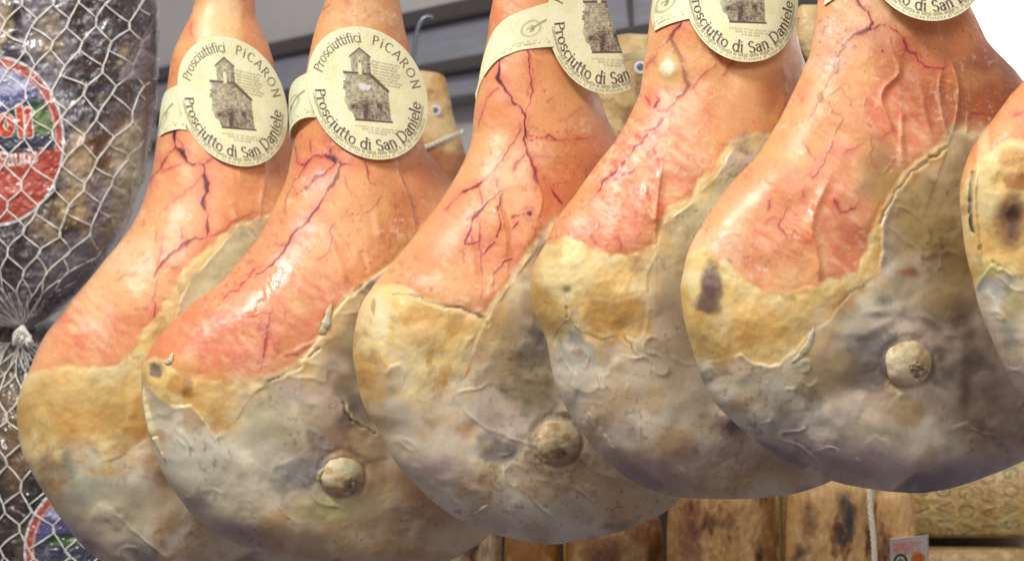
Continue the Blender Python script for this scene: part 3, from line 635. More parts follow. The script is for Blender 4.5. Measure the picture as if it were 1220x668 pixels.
# ---- ham 5
L5 = [(1040,-150),(1012,-125),(992,-70),(979,-20),(974,8),(965,60),(957,82),(942,115),(915,165),(897,192),(870,219),(847,252),(827,284),(816,310),(811,340),(814,375),(825,414),(834,444),(848,474),(875,503),(915,536),(955,558),(1000,575),(1050,584),(1085,587)]
R5 = [(1050,-150),(1085,-125),(1118,-70),(1143,-20),(1157,8),(1175,45),(1190,65),(1210,85),(1235,120),(1252,150),(1268,185),(1282,220),(1295,255),(1306,290),(1315,325),(1321,360),(1323,395),(1320,430),(1308,465),(1288,498),(1258,525),(1222,548),(1177,567),(1135,581),(1100,587)]
ham5 = ham(5, zipst(L5, R5), 1.80,
  skin=[(810,322),(826,298),(842,296),(856,308),(870,318),(885,331),(900,341),(920,349),(940,352),(962,341),(985,333),(1003,328),(1020,319),(1032,301),(1037,275),(1050,247),(1064,229),(1076,205),(1104,182),(1122,168),(1134,148),(1148,150),(1160,158),(1175,152),(1190,140),(1240,120)],
  lard=[(826,436),(834,430),(855,426),(880,419),(897,431),(915,437),(930,435),(947,419),(967,394),(987,379),(1007,354),(1030,339),(1045,326),(1053,300),(1052,268),(1062,240),(1075,217),(1100,195),(1127,177),(1136,160),(1146,158),(1158,164),(1172,160),(1190,150),(1240,130)],
  veins=[(T4(3,0,[(400,-40),(430,20),(470,50),(492,100),(480,140)]),1.5,0.8),(T4(3,0,[(480,140),(420,160),(360,210),(330,270)]),2.1,1.0),
         (T4(3,0,[(330,290),(325,330),(315,345)]),3.2,1.15),(T4(3,0,[(315,345),(280,400),(262,450)]),1.2,0.75),(T4(3,0,[(262,455),(245,485)]),2.8,1.1),(T4(3,0,[(240,490),(205,555)]),1.3,0.55),
         (T4(3,0,[(500,140),(540,120),(580,120),(620,155),(640,180),(660,235),(700,260),(710,295),(770,320),(850,325)]),1.5,0.65),
         (T4(3,0,[(240,490),(290,490),(310,530),(340,545)]),1.6,0.85),(T4(3,0,[(280,460),(345,420),(385,470),(390,500)]),1.1,0.6),(T4(3,0,[(340,545),(360,570),(320,640)]),0.9,0.6),
         (T4(3,0,[(330,225),(280,250)]),1.1,0.35),(T4(3,0,[(270,125),(265,170)]),2.2,0.5),(T4(3,0,[(318,138),(330,155)]),2.6,0.4),(T4(3,0,[(543,240),(549,244)]),1.8,.8),
         (T4(3,0,[(450,570),(485,600)]),1.6,0.7),(T4(3,0,[(470,470),(460,500)]),1.4,0.5),(T4(3,1,[(160,10),(200,60),(220,90)]),1.3,0.85),(T4(3,1,[(220,90),(195,150),(210,190)]),0.9,0.55),
         (T4(3,1,[(310,0),(270,100),(215,190)]),0.9,0.6),(T4(3,1,[(490,-20),(490,100),(520,150),(545,160),(600,100)]),1.7,0.65),(T4(3,1,[(545,160),(550,200)]),1.6,0.6),
         (T4(3,1,[(310,270),(345,345),(420,325)]),1.5,0.6),(T4(3,1,[(90,320),(50,400),(90,460)]),1.0,0.55),(T4(3,1,[(470,0),(380,50)]),1.3,0.4),(T4(3,1,[(165,240),(170,280)]),1.2,.5),(T4(3,1,[(10,280),(0,330)]),1.0,.5)],
  folds=[(T4(3,0,[(800,100),(850,230),(890,320),(915,420),(905,560),(880,640)]),2.2,3,9),(T4(3,0,[(835,330),(820,430),(845,580),(870,650)]),2.2,3.5,3),
         (T4(3,0,[(610,270),(628,350),(560,420),(545,480),(570,550),(610,660)]),2.6,3.5,2.5),(T4(3,0,[(740,450),(755,540),(780,640)]),1.8,4,1),(T4(3,0,[(640,540),(640,660)]),1.6,3,1),
         (T4(3,0,[(960,530),(950,640)]),2.0,3,2),(T4(3,0,[(1090,330),(1150,420)]),1.6,3,0),(T4(3,1,[(290,170),(220,330),(200,440),(230,560),(235,700)]),3.2,6,-1.5),(T4(3,1,[(640,-40),(640,60),(650,120)]),2.2,4,1)],
  label='largest cured ham, fifth from the left, with a dark hole on its left rim',
  pinks=[(990,280,60,80,1.0),(1060,140,80,60,1.0),(900,290,50,40,.5),(1000,190,50,50,.4),(1100,120,30,40,.6)], brown=[(1090,80,60,50,.5),(1180,100,50,60,.9),(1120,130,30,40,.5),(1180,130,40,30,.6)],
  wet=[(T4(3,1,[(225,300),(200,440),(230,560),(235,660)]),5),(T4(3,1,[(100,430),(180,480)]),6),(T4(3,0,[(830,330),(825,430)]),3),(T4(3,1,[(640,0),(640,60)]),4)],
  spots=[(1045,205,32,40,(176,138,100),.75),(1060,225,20,30,(190,160,90),.5),(990,60,40,40,(242,196,160),.5)],
  lardspots=[(1100,260,60,60,(172,148,98),.95),(1150,320,70,60,(166,140,92),.9),(1180,240,60,80,(172,148,98),.9),(1060,345,30,14,(150,140,110),.5),(1085,325,14,6,(160,90,30),.7),(1052,358,10,12,(82,80,76),.6),(1050,375,22,5,(96,96,94),.6),(1025,402,26,6,(96,90,90),.7),(980,450,50,36,(176,150,104),.7),(930,470,30,16,(120,122,112),.6),(900,450,40,16,(176,176,158),.6),(940,500,30,20,(110,104,100),.6),(1150,460,8,50,(110,86,70),.6),(1180,480,40,40,(150,124,108),.5),(1155,400,10,20,(100,80,64),.6),(1000,545,90,22,(152,130,136),.7),(1120,560,90,20,(150,132,138),.7)],
  curls=[([(950,440),(954,430),(964,432),(962,442),(952,442)],2.0,3),([(972,538),(985,533),(997,535),(996,548)],1.6,2.5),([(1135,512),(1150,505),(1155,512)],2.5,3),([(836,436),(848,440),(842,456)],3,4),([(1020,552),(1022,545)],1.5,2),([(935,463),(952,464)],2,2.5),([(1030,530),(1045,520),(1060,530),(1055,545)],1.6,1.2),([(955,455),(965,460),(975,450)],1.8,2)],
  cracks=[([(1108,186),(1118,184),(1128,176)],1.6,1.1),([(1050,268),(1056,248),(1066,232),(1080,212),(1102,194)],1.0,.85),([(1000,362),(1012,350),(1024,342)],1.0,.5)],
  dents=[(1030,470,30,-3),(1120,500,30,3),(1000,440,24,4),(1160,470,24,-4),(900,480,24,-3),(880,390,30,3),(1150,380,20,-3)],
  knob=(1082,433,30,(0.42,0.30)), cx=1070)

# ---- ham 6 (cut by the right edge)
L6 = [(1318,-150),(1300,-125),(1286,-70),(1270,-20),(1258,15),(1240,62),(1220,95),(1202,115),(1180,147),(1161,172),(1150,197),(1144,224),(1145,257),(1150,297),(1160,337),(1170,374),(1182,404),(1197,441),(1220,479),(1250,515),(1285,545),(1330,570),(1365,580)]
R6 = [(1326,-150),(1350,-125),(1368,-70),(1382,-20),(1390,15),(1402,62),(1415,95),(1430,125),(1445,155),(1460,185),(1475,215),(1488,245),(1500,280),(1508,315),(1513,350),(1514,385),(1510,420),(1500,455),(1480,490),(1455,525),(1425,555),(1395,573),(1375,581)]
ham6 = ham(6, zipst(L6, R6), 1.70,
  skin=[(1144,226),(1150,205),(1162,192),(1180,182),(1200,170),(1225,160),(1260,158),(1300,170),(1400,210)],
  lard=[(1162,352),(1168,336),(1176,322),(1184,316),(1196,322),(1210,334),(1240,330),(1300,320),(1400,300)],
  veins=[(T4(3,0,[(1170,550),(1220,530)]),1.5,.4)], folds=[([(1165,200),(1162,240),(1166,290),(1172,320)],2.5,3,3),([(1190,190),(1180,230),(1186,290)],2.0,6,0)],
  label='tan cured ham cut off at the far right, with a sunken dark pit',
  lardspots=[(1180,350,20,30,(216,214,198),.8),(1205,400,12,22,(140,142,128),.5),(1210,360,14,26,(190,184,120),.6),(1200,450,24,30,(186,178,180),.6)],
  cracks=[([(1158,206),(1155,230),(1156,262),(1158,276)],2.6,1.3),([(1183,312),(1188,318)],1.6,1)],
  dents=[(1207,262,16,-5),(1207,262,34,3),(1156,240,4,-3)],
  curls=[([(1172,345),(1184,360),(1180,376)],5,4),([(1190,430),(1205,440),(1220,436)],3,3)], cx=1330)

fat_flap(ham2, [(395,362),(392,372),(389,384),(382,398)], [3, 4, 5, 8], 4.5, (214, 206, 172))
fat_flap(ham2, [(171,462),(176,488),(184,515),(196,546)], [2.5, 4, 5, 3], .6, (216, 200, 156))
fat_flap(ham2, [(196,432),(202,430),(206,420)], [2.5, 3, 2], 3, (238, 222, 180))
fat_flap(ham2, [(396,556),(384,560),(379,572),(384,586)], [1.5, 2, 2, 1.5], 3, (206, 196, 160))
fat_flap(ham3, [(563,612),(573,606),(583,600)], [1.5, 2.5, 1], 1.5, (204, 194, 178))
fat_flap(ham5, [(943,432),(956,420),(966,404),(970,388)], [2.5, 4.5, 4, 2], 1.5, (214, 204, 178))
# ------------------------------------------------------------------ stroke lettering, rasterised to a mask that is sampled by the mesh
def G_():
    g = {}
    def Ln(*p): return ('L', p)
    def A(cx, cy, rx, ry, a0, a1): return ('A', (cx, cy, rx, ry, a0, a1))
    g['P'] = (.50, [Ln(.1, 0, .1, .7), Ln(.1, .69, .25, .69), A(.25, .52, .19, .17, 90, -90), Ln(.25, .35, .1, .35)])
    g['R'] = (.56, g['P'][1] + [Ln(.26, .35, .5, 0)])
    g['D'] = (.68, [Ln(.1, 0, .1, .7), Ln(.1, .69, .28, .69), A(.28, .35, .3, .34, 90, -90), Ln(.28, .01, .1, .01)])
    g['S'] = (.50, [A(.25, .52, .16, .17, 30, 270), A(.25, .18, .18, .17, 90, -150)])
    g['C'] = (.60, [A(.34, .35, .27, .35, 50, 310)])
    g['G'] = (.68, [A(.34, .35, .27, .35, 50, 310), Ln(.56, .06, .56, .3), Ln(.4, .3, .58, .3)])
    g['A'] = (.60, [Ln(.02, 0, .3, .7), Ln(.3, .7, .58, 0), Ln(.13, .25, .47, .25)])
    g['O'] = (.72, [A(.35, .35, .29, .35, 0, 360)])
    g['N'] = (.66, [Ln(.1, 0, .1, .7), Ln(.1, .7, .54, 0), Ln(.54, 0, .54, .7)])
    g['I'] = (.24, [Ln(.11, 0, .11, .7)])
    g['r'] = (.34, [Ln(.1, 0, .1, .48), A(.23, .3, .13, .17, 160, 50)])
    g['o'] = (.52, [A(.26, .24, .19, .24, 0, 360)])
    g['s'] = (.38, [A(.19, .36, .12, .12, 30, 270), A(.19, .12, .13, .12, 90, -150)])
    g['c'] = (.45, [A(.26, .24, .19, .24, 50, 310)])
    g['i'] = (.22, [Ln(.1, 0, .1, .48), ('D', (.1, .65))])
    g['u'] = (.50, [Ln(.1, .48, .1, .15), A(.24, .16, .14, .16, 180, 360), Ln(.4, .48, .4, 0)])
    g['t'] = (.32, [Ln(.14, .65, .14, .12), A(.23, .12, .09, .12, 180, 300), Ln(.03, .47, .28, .47)])
    g['f'] = (.30, [Ln(.13, 0, .13, .58), A(.24, .58, .11, .14, 180, 50), Ln(.03, .46, .27, .46)])
    g['d'] = (.54, [A(.24, .24, .18, .24, 0, 360), Ln(.43, .76, .43, 0)])
    g['b'] = (.54, [A(.28, .24, .18, .24, 0, 360), Ln(.1, .76, .1, 0)])
    g['p'] = (.54, [A(.28, .24, .18, .24, 0, 360), Ln(.1, .48, .1, -.22)])
    g['g'] = (.52, [A(.24, .24, .17, .22, 0, 360), Ln(.42, .46, .42, -.08), A(.25, -.08, .17, .13, 0, -150)])
    g['n'] = (.50, [Ln(.1, 0, .1, .48), A(.25, .3, .14, .18, 180, 0), Ln(.39, .3, .39, 0)])
    g['m'] = (.74, [Ln(.1, 0, .1, .48), A(.23, .3, .13, .18, 180, 0), Ln(.36, .3, .36, 0), A(.49, .3, .13, .18, 180, 0), Ln(.62, .3, .62, 0)])
    g['a'] = (.46, [A(.2, .14, .13, .14, 0, 360), Ln(.35, 0, .35, .32), A(.21, .32, .14, .15, 0, 150)])
    g['e'] = (.47, [Ln(.07, .26, .42, .26), A(.245, .24, .18, .24, 5, 318)])
    g['l'] = (.22, [Ln(.1, 0, .1, .76)])
    g['h'] = (.50, [Ln(.1, 0, .1, .76), A(.25, .3, .14, .18, 180, 0), Ln(.39, .3, .39, 0)])
    g['z'] = (.42, [Ln(.05, .46, .36, .46), Ln(.36, .46, .05, .02), Ln(.05, .02, .38, .02)])
    g['v'] = (.46, [Ln(.04, .48, .22, 0), Ln(.22, 0, .4, .48)])
    g['0'] = (.46, [A(.23, .3, .16, .3, 0, 360)]); g['3'] = (.42, [A(.2, .45, .13, .14, 150, -90), A(.2, .16, .15, .16, 90, -150)])
    g['9'] = (.46, [A(.22, .4, .15, .18, 0, 360), Ln(.37, .4, .28, 0)])
    g['.'] = (.2, [('D', (.08, .04))]); g[' '] = (.3, [])
    return g
GL = G_()
def glyph_pts(ch, serif=True):
    out = []
    for kind, p in GL[ch][1]:
        if kind == 'L':
            x0, y0, x1, y1 = p; n = max(3, int(math.hypot(x1 - x0, y1 - y0) / 0.022))
            t = np.linspace(0, 1, n); out.append(np.stack([x0 + (x1 - x0) * t, y0 + (y1 - y0) * t], -1))
            if serif and abs(x1 - x0) < .02:
                for yy in (y0, y1):
                    out.append(np.stack([np.linspace(x0 - .035, x0 + .035, 5), np.full(5, yy)], -1))
        elif kind == 'A':
            cx, cy, rx, ry, a0, a1 = p; n = max(6, int(abs(a1 - a0) / 6))
            a = np.radians(np.linspace(a0, a1, n)); out.append(np.stack([cx + rx * np.cos(a), cy + ry * np.sin(a)], -1))
        else: out.append(np.array([p] * 1, float) + np.array([[0, 0], [.015, 0], [-.015, 0], [0, .015]]))
    return np.vstack(out) if out else np.zeros((0, 2))

class Raster:
    """mask over x0..x1, y0..y1 (y down)"""
    def __init__(s, x0, y0, x1, y1, res):
        s.x0, s.y0, s.res = x0, y0, res; s.A = np.zeros((int((y1 - y0) / res) + 2, int((x1 - x0) / res) + 2), np.float32)
    def stamp(s, x, y, rx, ry, ang, val=1.0):
        R = max(rx, ry) + 1.5 * s.res
        i0, i1 = int((y - R - s.y0) / s.res), int((y + R - s.y0) / s.res) + 2; j0, j1 = int((x - R - s.x0) / s.res), int((x + R - s.x0) / s.res) + 2
        i0 = max(i0, 0); j0 = max(j0, 0); i1 = min(i1, s.A.shape[0]); j1 = min(j1, s.A.shape[1])
        if i0 >= i1 or j0 >= j1: return
        yy = s.y0 + np.arange(i0, i1)[:, None] * s.res - y; xx = s.x0 + np.arange(j0, j1)[None] * s.res - x
        c, sn = math.cos(ang), math.sin(ang); u = xx * c + yy * sn; v = -xx * sn + yy * c
        d = np.sqrt((u / rx) ** 2 + (v / ry) ** 2)
        m = np.clip((1 - d) * min(rx, ry) / s.res + 0.5, 0, 1) * val
        s.A[i0:i1, j0:j1] = np.maximum(s.A[i0:i1, j0:j1], m)
    def glyph(s, ch, ox, oy, tx, ty, size, nib=(.052, .026), val=1.0, serif=True, ups=1):
        """origin, unit tangent; up = tangent turned -90deg in y-down space"""
        ux, uy = ty * ups, -tx * ups
        ang = math.atan2(ty, tx)
        for gx, gy in glyph_pts(ch, serif):
            s.stamp(ox + (gx * tx + gy * ux) * size, oy + (gx * ty + gy * uy) * size, nib[0] * size, nib[1] * size, ang, val)
    def line(s, txt, x, y, ang, size, length=None, **kw):
        adv = sum(GL[c][0] for c in txt) * size; k = 0 if length is None else (length - adv) / max(1, len(txt) - 1)
        tx, ty = math.cos(ang), math.sin(ang); p = 0
        for c in txt:
            s.glyph(c, x + tx * p, y + ty * p, tx, ty, size, **kw); p += GL[c][0] * size + k
    def arc(s, txt, cx, cy, r, a0, a1, size, inward=True, **kw):
        """angles in degrees, clockwise from +x (y down)"""
        adv = sum(GL[c][0] for c in txt) * size; tot = abs(math.radians(a1 - a0)) * r; k = (tot - adv) / max(1, len(txt) - 1)
        sg = 1 if a1 > a0 else -1; p = 0
        for c in txt:
            w = GL[c][0] * size; a = math.radians(a0) + sg * (p + w / 2) / r
            tx, ty = -math.sin(a) * sg, math.cos(a) * sg
            bx, by = cx + r * math.cos(a), cy + r * math.sin(a)
            s.glyph(c, bx - tx * w / 2, by - ty * w / 2, tx, ty, size, **kw); p += w + k
    def sample(s, x, y):
        a = np.clip((x - s.x0) / s.res, 0, s.A.shape[1] - 1.001); b = np.clip((y - s.y0) / s.res, 0, s.A.shape[0] - 1.001)
        i = a.astype(int); j = b.astype(int); fa = a - i; fb = b - j
        return (s.A[j, i] * (1 - fa) + s.A[j, i + 1] * fa) * (1 - fb) + (s.A[j + 1, i] * (1 - fa) + s.A[j + 1, i + 1] * fa) * fb

RT = Raster(-1.05, -1.05, 1.05, 1.05, 0.0028)
RT.arc('Prosciutto di San Daniele', 0, 0, 0.865, 180, 6, 0.232, nib=(.070, .042))
RT.arc('Prosciuttifici', 0, 0, 0.765, 199, 270, 0.2, nib=(.056, .034))
RT.arc('PiCARON', 0, 0, 0.765, 282, 352, 0.205, nib=(.058, .036))
RM = Raster(-1.05, -1.05, 1.05, 1.05, 0.0028)
RM.arc('Denominazione di Origine Protetta ai sensi della legge n. 30 90 e del regolamento', 0, 0, 0.925, 176, 8, 0.082, nib=(.07, .05), serif=False)
RM.arc('Denominazione di Origine Protetta ai sensi del regolamento', 0, 0, 0.978, 150, 20, 0.06, nib=(.07, .05), serif=False)
for i_ in range(8):
    RM.line('allegato consorzio del prosciutto di san'[i_:i_ + 24], .12 - .015 * (i_ % 2), -.50 + i_ * .046 + .02, .12, .05, .47 - .03 * (i_ % 3), nib=(.09, .05), serif=False, val=.75)
for i_ in range(3):
    RM.line('prodotto in san daniele del friuli confezionato'[i_ * 3:i_ * 3 + 30 - 7 * i_], -.26 + .1 * i_, .52 + i_ * .045, .05, .05, .78 - .24 * i_, nib=(.09, .05), serif=False, val=.65)

def church(a, b):
    n = fbm(a * 100, b * 100, 7, 3, 3); n2 = fbm(a * 100, b * 100, 2.6, 2, 6)
    wl = sstep(-.12, -.32, a) if False else 1 - sstep(-.34, -.16, a)
    j = 0.035 * n * wl + .02 * n2 * wl
    tower = sdf(a, b, [(-.285, -.55), (-.135, -.68), (.035, -.565), (.07, -.20), (-.245, -.20)])
    gable = sdf(a, b, [(-.305, -.54), (-.135, -.69), (.055, -.555), (.05, -.53), (-.135, -.655), (-.30, -.515)])
    body = sdf(a + j, b + .4 * j, [(-.40, -.30), (.06, -.30), (.33, -.05), (.335, .0), (.385, .40), (-.20, .42), (-.22, .34), (-.35, .22), (-.36, .1), (-.38, 0), (-.36, -.18), (-.40, -.22)])
    roof = sdf(a, b, [(.05, -.31), (.36, -.055), (.33, -.02), (.035, -.25)])
    eave = sdf(a + .3 * j, b, [(-.41, -.31), (.06, -.305), (.06, -.275), (-.40, -.27)])
    base_ = sdf(a, b, [(-.20, .405), (.41, .40), (.41, .43), (-.20, .435)])
    m = np.minimum(np.minimum(tower, body), np.minimum(np.minimum(roof, gable), np.minimum(eave, base_))); ink = 1 - sstep(-.008, .008, m)
    dens = 0.58 + 0.12 * n + 0.16 * n2
    brick = np.abs(((b * 26 + .25 * n) % 1) - .5) < .13; dens = dens + .10 * brick
    for q in (roof, gable, eave, base_): dens = np.maximum(dens, .95 * (1 - sstep(-.004, .01, q)))
    dens = np.maximum(dens, (.80 + .12 * n2) * (1 - sstep(-.01, .01, np.maximum(tower, a * -1 - .02))))          # shaded side of the tower
    dens = dens + .12 * (1 - sstep(.18, .24, a)) * sstep(.12, .16, b) * 0 + .14 * sstep(-.22, -.1, a) * sstep(.05, .2, b)
    for (x, y, rx, ry, v) in ((-.24, .22, .055, .045, .42), (.20, .20, .04, .045, .4), (-.03, .28, .05, .13, .34), (-.02, .02, .055, .03, -.25), (.09, .05, .02, .02, .3)):
        dens = dens + v * np.exp(-(((a - x) / rx) ** 2 + ((b - y) / ry) ** 2) ** 1.5)
    dens = np.clip(dens, 0, 1) * (1 - .55 * (1 - sstep(-.40, -.22, a)) * sstep(-.05, .1, b) * sstep(-.4, .4, n))
    open_ = sdf(a, b, [(-.158, -.50), (-.13, -.54), (-.102, -.50), (-.092, -.27), (-.148, -.27)])
    t = 1 - sstep(-.006, .006, open_); dens = dens * (1 - t) + .06 * t
    dens = np.maximum(dens, 0.95 * np.exp(-(((a + .128) / .026) ** 2 + ((b + .475) / .03) ** 2)))
    cross = np.exp(-(((a + .14) / .008) ** 2 + ((b + .74) / .03) ** 2)) + np.exp(-(((a + .14) / .02) ** 2 + ((b + .75) / .007) ** 2))
    return np.clip(ink * np.clip(dens, 0, 1) + .5 * cross * (1 - ink), 0, 1)

def paper_cols(a, b):
    n = fbm(a * 100, b * 100, 24, 4, 4); n2 = fbm(a * 100, b * 100, 2.2, 2, 9)
    c = lin((243, 242, 202)) + np.zeros(a.shape + (3,))
    c = mix(c, lin((236, 234, 184)), sstep(-.2, .7, n) * .7); c = mix(c, lin((206, 204, 152)), sstep(.35, .9, n2) * .35)
    return c

def ham_label(B, c, U, V, bend, st_top, st_bot, label, n=330, slope_ref=None, flake=None):
    """disc with a paper strap looping round the shank. bend(a,b) -> (x factor, depth drop) in disc radii"""
    g = np.linspace(-1.0, 1.0, n); a, b = np.meshgrid(g, g); r = np.hypot(a, b); h = g[1] - g[0]
    out = r > 1; A = np.where(out, a / r, a); Bb = np.where(out, b / r, b)
    vin = r <= 1 + h * 0.75
    xa, drop = bend(A, Bb)
    px = c[0] + xa * U[0] + Bb * V[0]; py = c[1] + xa * U[1] + Bb * V[1]
    hz = B.front_z(px, py); hz = np.where(hz > 2, hz, 0)
    ring = (np.abs(a) < .45) & vin
    need = hz + drop * 75
    yy = Bb
    top = np.percentile(need[ring & (yy < -.6)], 95); bot = np.percentile(need[ring & (yy > .6)], 95)
    base = (top + bot) / 2 + (bot - top) / 2 * (yy / .8)
    lift = np.max((need - base)[vin & (np.abs(a) < .8)]) + 1.5
    z = base + lift - drop * 75 + 0.8 * fbm(A * 100, Bb * 100, 60, 2, 5)
    Vt = W(px, py, B.plane(px) - z * B.D / F)
    cols = paper_cols(A, Bb)
    ink = church(A + .12 * Bb, Bb); cols = mix(cols, lin((100, 78, 76)), np.clip(ink, 0, 1))
    if flake: cols = mix(cols, lin((226, 226, 224)), 1 - sstep(.6, 1.1, np.hypot((A - flake[0]) / .13, (Bb - flake[1]) / .06) + .3 * fbm(A * 100, Bb * 100, 6, 2, 1)))
    t = RT.sample(A, Bb); cols = mix(cols, lin((78, 54, 62)), t * (.88 + .12 * np.clip(fbm(A * 100, Bb * 100, 3, 2, 2), -1, 1)))
    m = RM.sample(A, Bb); cols = mix(cols, lin((108, 96, 66)), m * .8)
    cols = mix(cols, lin((244, 243, 210)), (sstep(.985, 1.0, np.hypot(A, Bb))) * .7)
    f = grid_faces(n, n); keep = vin.ravel()[f].all(1); f = f[keep][:, ::-1]
    used, inv = np.unique(f, return_inverse=True)
    root = thing('hanging_label', label, 'paper label', Vt[n // 2, n // 2], 'round paper labels on the ham shanks')
    make_mesh('paper_disc', Vt.reshape(-1, 3)[used], inv.reshape(f.shape), M_PAPER, root, cols.reshape(-1, 3)[used])
    # strap
    tp = resample(catmull(st_top, 12), 150); bt = resample(catmull(st_bot, 12), 150)
    v = np.linspace(0, 1, 60)[None]
    sx = tp[:, :1] * (1 - v) + bt[:, :1] * v; sy = tp[:, 1:] * (1 - v) + bt[:, 1:] * v
    s = np.linspace(0, 1, 150)[:, None] + 0 * v
    i = int(np.clip((c[1] - B.py[:, 0]).__abs__().argmin(), 0, 999))
    x0 = sx[0].mean(); x1 = sx[-1].mean()
    # depth: meets the disc at its left rim and falls back round the shank like a quarter circle
    zd = B.front_z(sx, sy)
    zj = float(np.median(z[(np.hypot(a, b) < 1) & (a < -.9)]))
    q = np.clip((x0 - sx) / max(8.0, x0 - x1), 0, 1)
    zz = (zj - 1.2) * np.sqrt(np.clip(1 - q ** 2, 0, 1)) ** 1.0
    zz = np.maximum(zz, np.where(q < .9, zd + 1.2, zz))
    P1 = W(sx, sy, B.plane(sx) - zz * B.D / F)
    # the loop closes behind the shank
    th = np.linspace(0, 1, 40)[1:, None] + 0 * v
    xr = c[0] + 0.75 * U[0]
    bx = sx[-1][None] + (xr - sx[-1][None]) * th ** 1.2; by = sy[-1][None] + 0.0 * th + (c[1] - sy[-1].mean()) * th * .6
    bz = -(70) * np.sin(np.clip(th, 0, 1) * np.pi * .85) ** .7 * .75
    P2 = W(bx, by, B.plane(bx) - bz * B.D / F)
    PP = np.vstack([P1, P2]); nn = PP.shape[0]
    ca = (sx - x0) / 75 * 1.0; cb = (v + 0 * s - .5) * .7
    pc = paper_cols(ca + 3.0, cb)
    # oval emblem and a line of small print on the strap
    ex, ey = -.42, .0
    rr = np.hypot((ca - ex) / .15, (cb - ey) / .13)
    inkm = np.exp(-((rr - 1) / .12) ** 2) * .45 + (1 - sstep(.45, .6, np.hypot((ca - ex) / .12, (cb - ey) / .11))) * .75 * sstep(-.3, .3, fbm(ca * 100, cb * 100, 5, 2, 2))
    inkm = np.maximum(inkm, .8 * np.exp(-((cb - ey + .35 * (ca - ex)) / .018) ** 2) * (np.abs(ca - ex - .12) < .13))
    ln = np.exp(-((cb - .27) / .014) ** 2) * sstep(-.1, .3, fbm(ca * 100, cb * 0, 3, 2, 3)) * .6 + np.exp(-((cb - .22) / .012) ** 2) * sstep(0, .3, fbm(ca * 100, cb * 0 + 9, 3, 2, 5)) * .5
    pc = mix(pc, lin((96, 84, 62)), np.clip(np.maximum(inkm, ln), 0, 1))
    allc = np.vstack([pc, np.broadcast_to(lin((228, 226, 182)), (39, 60, 3))])
    f = grid_faces(nn, 60)
    make_mesh('paper_strap', PP.reshape(-1, 3), f, M_PAPER, root, allc.reshape(-1, 3))
    return root

def bend_cyl(deg=38, shift=0.0, deg_r=None):
    """turning angle grows with |a|"""
    tab = np.linspace(-1.3, 1.3, 521); da = tab[1] - tab[0]
    ang = np.radians(np.where(tab < shift, (tab - shift) * deg, (tab - shift) * (deg_r or deg)))
    x = np.cumsum(np.cos(ang)) * da; z = np.cumsum(np.sin(ang)) * da; i0 = 260; x -= x[i0]; z -= z.min()
    return lambda a, b: (np.interp(a, tab, x), np.interp(a, tab, z))
def bend_fold(a0, ln, mx, sh):
    tab = np.linspace(-1.8, 1.8, 721); da = tab[1] - tab[0]
    ang = np.radians(np.clip((tab - a0) / ln, 0, 1) * mx) + np.radians(np.clip(tab - a0, -9, 0) * 14)
    x = np.cumsum(np.cos(ang)) * da; z = np.cumsum(np.sin(ang)) * da; x -= x[360]; z -= z.min()
    def fn(a, b):
        t = a - sh * b; return np.interp(t, tab, x) + sh * b, np.interp(t, tab, z)
    return fn

ham_label(ham1, (277, 121), (68, 6), (10, 77), bend_cyl(30), [(216,100),(206,104),(197,110),(192,125),(189,150)], [(222,155),(212,154),(200,157),(192,161),(187,168)],
          'round church label on the leftmost ham shank')
ham_label(ham2, (438, 111), (74, 6), (9, 79), bend_cyl(28), [(376,80),(367,86),(352,95),(345,108),(344,130)], [(376,140),(366,140),(355,144),(347,153),(345,166)],
          'second church label from the left, with a small silver scuff on its church', flake=(-.02, -.10))
ham_label(ham3, (721, 27), (70, 0), (4, 85), bend_fold(.07, .14, 125, .32), [(660,2),(647,5),(610,18),(592,32),(582,50),(575,72),(570,98),(566,112)], [(668,56),(655,56),(625,59),(610,63),(592,72),(579,87),(571,103),(567,122)],
          'large church label folded back along its right side, on the third ham from the left')
ham_label(ham4, (886, -7), (74, 3), (3, 81), bend_cyl(26, 0.0, 50), [(824,-30),(808,-30),(795,-26),(784,-18),(778,-4)], [(824,22),(814,24),(797,29),(782,36),(772,46)],
          'church label cut by the photo top, over the fourth ham with the white spot')
ham_label(ham5, (1102, -57), (78, 4), (6, 82), bend_cyl(30), [(1030,-70),(1015,-66),(1000,-60),(988,-50),(980,-38)], [(1030,-18),(1015,-12),(998,-4),(984,5),(973,15)],
          'church label showing only its bottom rim, on the largest ham')

